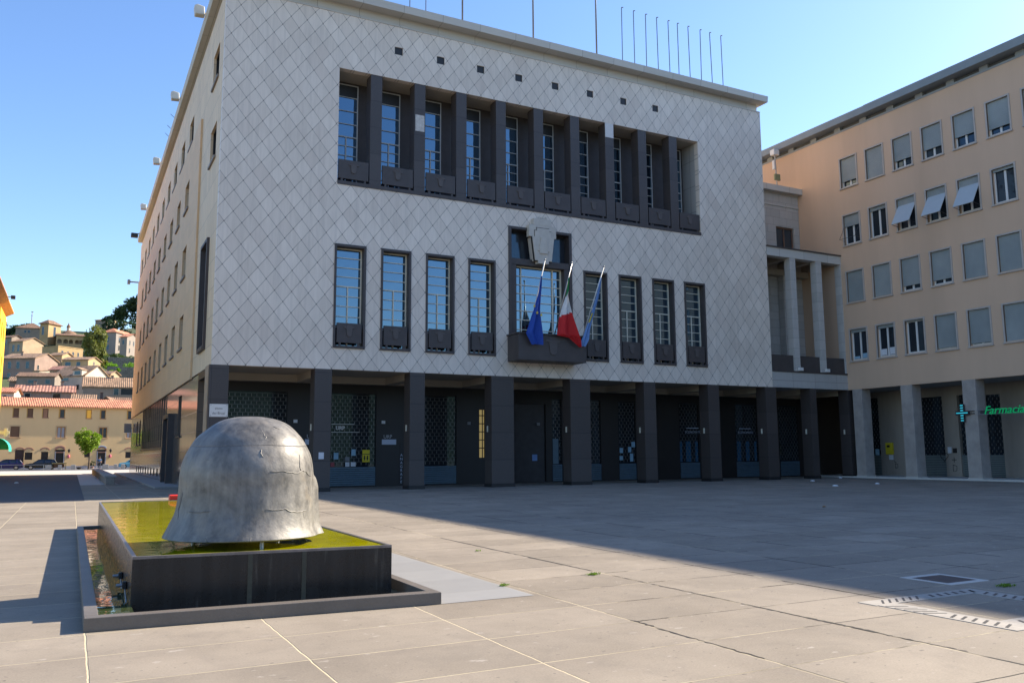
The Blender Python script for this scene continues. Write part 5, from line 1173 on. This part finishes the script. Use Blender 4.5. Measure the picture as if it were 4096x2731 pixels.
# ---- foliage
def leaves(mb, c, r, n, s, flat=.8, rnd=random):
    """n leaf clumps: many small leaf faces gathered in lumps on an ellipsoid of radii r"""
    for _ in range(n):
        while True:
            p = Vector((rnd.uniform(-1, 1), rnd.uniform(-1, 1), rnd.uniform(-1, 1)))
            if .25 < p.length < 1: break
        p = p*(.55+.45*rnd.random())/max(.6, p.length)
        q = Vector((c[0]+p.x*r[0], c[1]+p.y*r[1], c[2]+p.z*r[2]))
        a = Vector((rnd.gauss(0, 1), rnd.gauss(0, 1), rnd.gauss(0, .6))).normalized(); b = a.orthogonal().normalized(); b = (Matrix.Rotation(rnd.uniform(0, 6.28), 3, a) @ b)
        k = s*rnd.uniform(.6, 1.4); u, v_ = b*k, a.cross(b)*k*.62
        mb.add([q-u, q+v_, q+u, q-v_], [(0, 1, 2, 3)])
def crown(cx_, cy_, cz, rx, ry, rz_, lumps, per, s, seed):
    rnd = random.Random(seed); mb = MB()
    for i in range(lumps):
        while True:
            p = Vector((rnd.uniform(-1, 1), rnd.uniform(-1, 1), rnd.uniform(-1, 1)))
            if p.length < 1: break
        k = rnd.uniform(.2, .38)
        leaves(mb, (cx_+p.x*rx*.8, cy_+p.y*ry*.8, cz+p.z*rz_*.8), (rx*k, ry*k, rz_*k*.8), int(per*rnd.uniform(.6, 1.3)), s, rnd=rnd)
    return mb
bark = pm('bark', (.09, .065, .045), .9, .3, 6)
def tree(name, label, x, y, z0, zt, cz, rx, rz_, lumps, per, s, mat, seed, group=None, cat='tree', limbs=5, cdx=0):
    r = thing(name, (x, y, z0), label, cat, group); rnd = random.Random(seed+9)
    mb = MB().tube([(x, y, z0), (x+.04, y, (z0+cz)/2), (x+cdx*.5, y, cz)], [.1*rx**.5, .075*rx**.5, .04*rx**.5], 8)
    for i in range(limbs):
        a = i*2.4; zz = cz-rz_*.6+rnd.random()*rz_*.5
        mb.tube([(x+cdx*.3, y, zz-.3*rz_), (x+cdx+math.cos(a)*rx*.35, y+math.sin(a)*rx*.35, zz+.2*rz_), (x+cdx+math.cos(a)*rx*.65, y+math.sin(a)*rx*.6, zz+.5*rz_)], [.04*rx**.5, .03*rx**.5, .012], 6)
    mb.build('trunk', bark, r)
    crown(x+cdx, y, cz, rx, rx, rz_, lumps, per, s, seed).build('crown', mat, r)
    return r
lm1 = leafmat('maple_leaf', (.16, .24, .02)); lm2 = leafmat('willow_leaf', (.16, .17, .05), .4); lm3 = leafmat('wood_leaf', (.028, .05, .02)); lm4 = leafmat('bright_bush_leaf', (.14, .26, .02)); lm5 = leafmat('palm_leaf', (.25, .22, .06))
tree('street_tree', 'small round bright green tree before the cream house', -3.05, 92, 0, 6, 4.0, 1.75, 2.05, 44, 85, .13, lm1, 3, cdx=-.35)
tree('willow', 'tall loose olive and yellow tree beside the convent on the hill', -1.0, 200, 20, 35, 29.5, 3.6, 5.8, 60, 130, .3, lm2, 5)
tree('palm', 'small yellowish palm at the foot of the willow', .9, 184, 20, 25, 23.8, 1.1, 1.3, 16, 50, .3, lm5, 6)
tree('bush', 'round green shrub on the slope above the white gabled house', 2.6, 168, 18, 22, 20.3, 1.5, 1.1, 14, 60, .2, lm4, 8, cat='bush')
rnd = random.Random(11); mb = MB()
for i in range(150):
    x = rnd.uniform(2, 30); k = max(0, (x-2)/11); top_ = 50.5+min(1.0, k)*9+min(.35, k)*3
    leaves(mb, (x, 300+rnd.uniform(-4, 6), top_-abs(rnd.gauss(0, 1))*3.6), (1.7, 1.7, 1.2), 55, .45, rnd=rnd)
for i in range(45):
    leaves(mb, (rnd.uniform(4, 22), 285, rnd.uniform(40, 50)), (1.8, 1.8, 1.4), 50, .45, rnd=rnd)
o = mb.build('forest', lm3); tag(o, 'dark wood covering the hilltop beside the hall', 'forest', kind='stuff')
mb = MB()
for i in range(46): leaves(mb, (rnd.uniform(-34, -20.5), 290+rnd.uniform(-3, 3), rnd.uniform(41, 46.2)), (1.6, 1.6, .9), 60, .4, rnd=rnd)
tag(mb.build('forest', lm3), 'dark trees on the skyline left of the church', 'forest', kind='stuff')
mb = MB()
for i in range(60): leaves(mb, (rnd.uniform(.8, 12), 176+rnd.uniform(-3, 3), 22.1+rnd.uniform(-.8, .7)), (.9, .9, .5), 60, .16, rnd=rnd)
tag(mb.build('undergrowth', lm4), 'bright green bushes along the terrace below the palace', 'undergrowth', kind='stuff')
mb = MB()
for i in range(70): leaves(mb, (rnd.uniform(.8, 12), 190+rnd.uniform(-3, 3), 25.8+rnd.uniform(-1, .5)), (.9, .9, .5), 50, .2, rnd=rnd)
tag(mb.build('undergrowth', leafmat('dull_bush_leaf', (.05, .08, .02))), 'dull green bushes on the upper terrace wall', 'undergrowth', kind='stuff')

# ---- cars
def car(label, x, y, flip, paint, name='parked_car'):
    r = thing(name, (x, y, 0), label, 'car', 'cars parked before the cream house', rz=math.pi if flip else 0)
    L_ = 4.0; W = .84
    pb = [(0, .28), (.0, .62), (.12, .78), (.95, .9), (1.0, .92), (3.75, .95), (3.95, .85), (4.0, .5), (3.97, .28), (3.6, .2), (.4, .2)]
    def sec(pl, w0, w1, ztop):
        vs_ = []
        return vs_
    mb = MB(); n = len(pb)
    lay = [(-W, .0), (-W*.96, 1), (W*.96, 1), (W, 0)]
    vs_ = [(px-2, -W if pz < .8 else -W*.93, pz) for px, pz in pb]+[(px-2, W if pz < .8 else W*.93, pz) for px, pz in pb]
    mb.add(vs_, [tuple(range(n-1, -1, -1)), tuple(range(n, 2*n))]+[(i, (i+1) % n, n+(i+1) % n, n+i) for i in range(n)])
    mb.build('body', paint, r, local=True, bevel=.04)
    cb_ = [(1.0, .91), (1.65, 1.36), (2.0, 1.42), (3.2, 1.4), (3.55, 1.3), (3.85, .94)]
    gb_ = MB(); m_ = len(cb_); ins = lambda z: W*.92-(z-.9)*.36
    gb_.add([(px-2, -ins(pz), pz) for px, pz in cb_]+[(px-2, ins(pz), pz) for px, pz in cb_], [tuple(range(m_-1, -1, -1)), tuple(range(m_, 2*m_))]+[(i, (i+1) % m_, m_+(i+1) % m_, m_+i) for i in range(m_)])
    gb_.build('glasshouse', gld, r, local=True)
    rf = MB(); rp_ = [(1.6, 1.345), (2.0, 1.43), (3.2, 1.41), (3.6, 1.29), (3.2, 1.36), (2.0, 1.38)]
    rf.prism([(a-2, b+.012) for a, b in rp_], -.66, .66, axis=1)
    for s in (-1, 1):
        for (xa, za), (xb, zb) in (((1.0, .91), (1.65, 1.36)), ((2.45, .92), (2.4, 1.4)), ((3.25, .93), (3.2, 1.4)), ((3.85, .94), (3.55, 1.3))):
            rf.tube([(xa-2, s*ins(za)*1.01, za), (xb-2, s*ins(zb)*1.01, zb)], .035, 6)
    rf.build('roof', paint, r, local=True)
    for wx in (.75, 3.2):
        for s in (-1, 1):
            t_ = MB().tube([(wx-2, s*.66, .3), (wx-2, s*.86, .3)], .3, 18).build('wheel', pm('tyre_rubber', (.02, .02, .02), .8, .1), r, local=True)
            MB().tube([(wx-2, s*.861, .3), (wx-2, s*.875, .3)], .18, 12).build('rim', pm('wheel_rim', (.5, .5, .52), .3, .1, metal=.8), t_, local=True)
    for s in (-1, 1):
        MB().box(1.9, 1.99, s*.62-.14, s*.62+.14, .68, .9).build('tail_light', pm('red_lamp_glass', (.5, .02, .02), .2, .05), r, local=True)
        MB().box(-2.005, -1.9, s*.6-.16, s*.6+.16, .56, .72).build('headlight', pm('clear_lamp_glass', (.6, .6, .6), .15, .05), r, local=True)
    MB().box(2.0, 2.02, -.25, .25, .45, .56).build('number_plate', white_p, r, local=True)
    return r
def paint(n, c): 
    m = pm(n, c, .22, .05, 1); return m
car('dark blue hatchback parked at the far left of the street', -13.05, 96.8, False, paint('dark_blue_paint', (.01, .012, .09)))
car('black car parked before the pink arched doorway', -8.85, 96.6, False, paint('black_paint', (.012, .012, .012)))
car('light blue car parked beside the far corner of the hall', 2.85, 96.6, False, paint('light_blue_paint', (.12, .36, .5)))
# bollard blocks, railing, cart
for x0, x1, h_, l in ((-8.25, -7.55, .66, 'first pale stone block, right before the black car'), (-6.75, -6.3, .66, 'pale stone block standing under the wooden cart'), (-5.2, -4.65, .66, 'lone pale stone block right of the wooden cart'), (-1.35, -.62, .66, 'pale stone block right of the standing person'), (.08, .5, .66, 'pale stone block left of the light blue car'), (.98, 1.4, .68, 'pale stone block before the light blue car bonnet')):
    tag(MB().box(x0, x1, 91, 91.9, .005, h_).build('stone_block', conc, bevel=.02), l, 'bollard block', 'stone blocks along the street end')
rl = thing('railing', (-11, 90, 0), 'thin grey railing before the parked dark cars', 'railing')
MB().tube([(-16, 90, .72), (-8.3, 90, .7)], .03, 6).build('rail', metal, rl)
for x in (-15.8, -13.2, -10.7, -8.4): MB().tube([(x, 90, 0), (x, 90, .72)], .03, 6).build('post', metal, rl)
ct = thing('wooden_cart', (-6.6, 92.5, 0), 'low brown wooden cart with a yellow rim before the black car', 'cart')
MB().box(-7.5, -5.75, 92.3, 93.1, .8, .92).build('top', pm('cart_rim', (.4, .3, .12), .7, .1), ct, bevel=.01)
MB().box(-7.4, -6.0, 92.35, 93.05, .3, .79).build('side', pm('cart_wood', (.14, .07, .03), .7, .25, 4), ct, bevel=.01)
for x in (-7.35, -5.85): MB().box(x-.05, x+.05, 92.35, 92.45, 0, .799).build('leg', MC['cart_rim'], ct)
pp = thing('potted_plant', (-2.55, 95, 0), 'dark leafy plant in a pot between tree and doorway', 'plant')
MB().lathe([(.18, 0), (.26, .35), (.28, .36)], (-2.55, 95, 0), 12).build('pot', trm, pp); crown(-2.55, 95, .75, .38, .38, .42, 8, 40, .07, 4).build('foliage', lm3, pp)
tag(MB().lathe([(.15, 0), (.3, .16), (.36, .3), (.3, .3), (.1, .2)], (-4.2, 94, 0), 14).build('stone_bowl', dark), 'dark stone bowl on the ground left of the street tree', 'bowl')

# ---- person in a blue jacket
def person(x, y, label):
    r = thing('person', (x, y, 0), label, 'person')
    V = [(0, 0, .92), (0, .0, 1.12), (.0, .0, 1.34), (0, -.02, 1.44), (0, -.04, 1.56), (0, -.045, 1.64), (.1, 0, .88), (.11, -.03, .5), (.12, .02, .09), (.12, -.12, .05), (-.1, 0, .88), (-.1, -.06, .5), (-.1, .0, .09), (-.1, -.14, .05),
         (.19, 0, 1.36), (.27, .03, 1.1), (.22, -.16, .92), (-.19, 0, 1.36), (-.28, .03, 1.1), (-.24, -.14, .9)]
    E_ = [(0, 1), (1, 2), (2, 3), (3, 4), (4, 5), (0, 6), (6, 7), (7, 8), (8, 9), (0, 10), (10, 11), (11, 12), (12, 13), (2, 14), (14, 15), (15, 16), (2, 17), (17, 18), (18, 19)]
    Rr = [.15, .15, .16, .06, .1, .08, .1, .075, .05, .04, .1, .075, .05, .04, .07, .05, .035, .07, .05, .035]
    def skin(name, idx, grow, mat, eds):
        me = bpy.data.meshes.new(name); mp = {i: k for k, i in enumerate(idx)}
        me.from_pydata([V[i] for i in idx], [(mp[a], mp[b]) for a, b in eds if a in mp and b in mp], []); me.materials.append(mat)
        o = bpy.data.objects.new(name, me); COL.objects.link(o); o.parent = r
        md = o.modifiers.new('skin', 'SKIN'); md.use_smooth_shade = True
        for i, k in mp.items(): me.skin_vertices[0].data[k].radius = (Rr[i]+grow, (Rr[i]+grow)*.8); 
        me.skin_vertices[0].data[0].use_root = True
        o.modifiers.new('sub', 'SUBSURF').render_levels = 2
        return o
    body = skin('body', list(range(20)), 0, pm('skin_tone', (.35, .2, .14), .6, .05), E_)
    skin('jacket', [0, 1, 2, 14, 15, 17, 18], .022, pm('blue_jacket', (.05, .12, .25), .8, .12), E_)
    skin('trousers', [0, 6, 7, 8, 10, 11, 12], .018, pm('dark_trousers', (.02, .03, .05), .8, .1), E_)
    MB().lathe([(.02, .13), (.07, .12), (.105, .07), (.112, .0), (.1, -.07)], (0, -.03, 1.63), 14).build('hair', pm('dark_hair', (.02, .015, .012), .6, .1), r, smooth=True, local=True)
    MB().lathe([(.012, .05), (.02, .0)], (0, -.145, 1.57), 6).build('nose', MC['skin_tone'], r, local=True)
    for s in (-1, 1): MB().lathe([(.004, .01), (.012, 0), (.004, -.01)], (s*.035, -.135, 1.61), 6).build('eye', black, r, local=True)
    mb = MB()
    for h in (16, 19):
        hx, hy, hz_ = V[h]
        for k in range(5): mb.tube([(hx+(k-2)*.016, hy-.01, hz_-.02), (hx+(k-2)*.018, hy-.02, hz_-.07-.008*(2-abs(k-2))), (hx+(k-2)*.016, hy-.03, hz_-.1)], .008, 6)
    mb.build('fingers', MC['skin_tone'], r, local=True)
person(-1.75, 92.5, 'person in a blue jacket and dark trousers standing at the doorway')
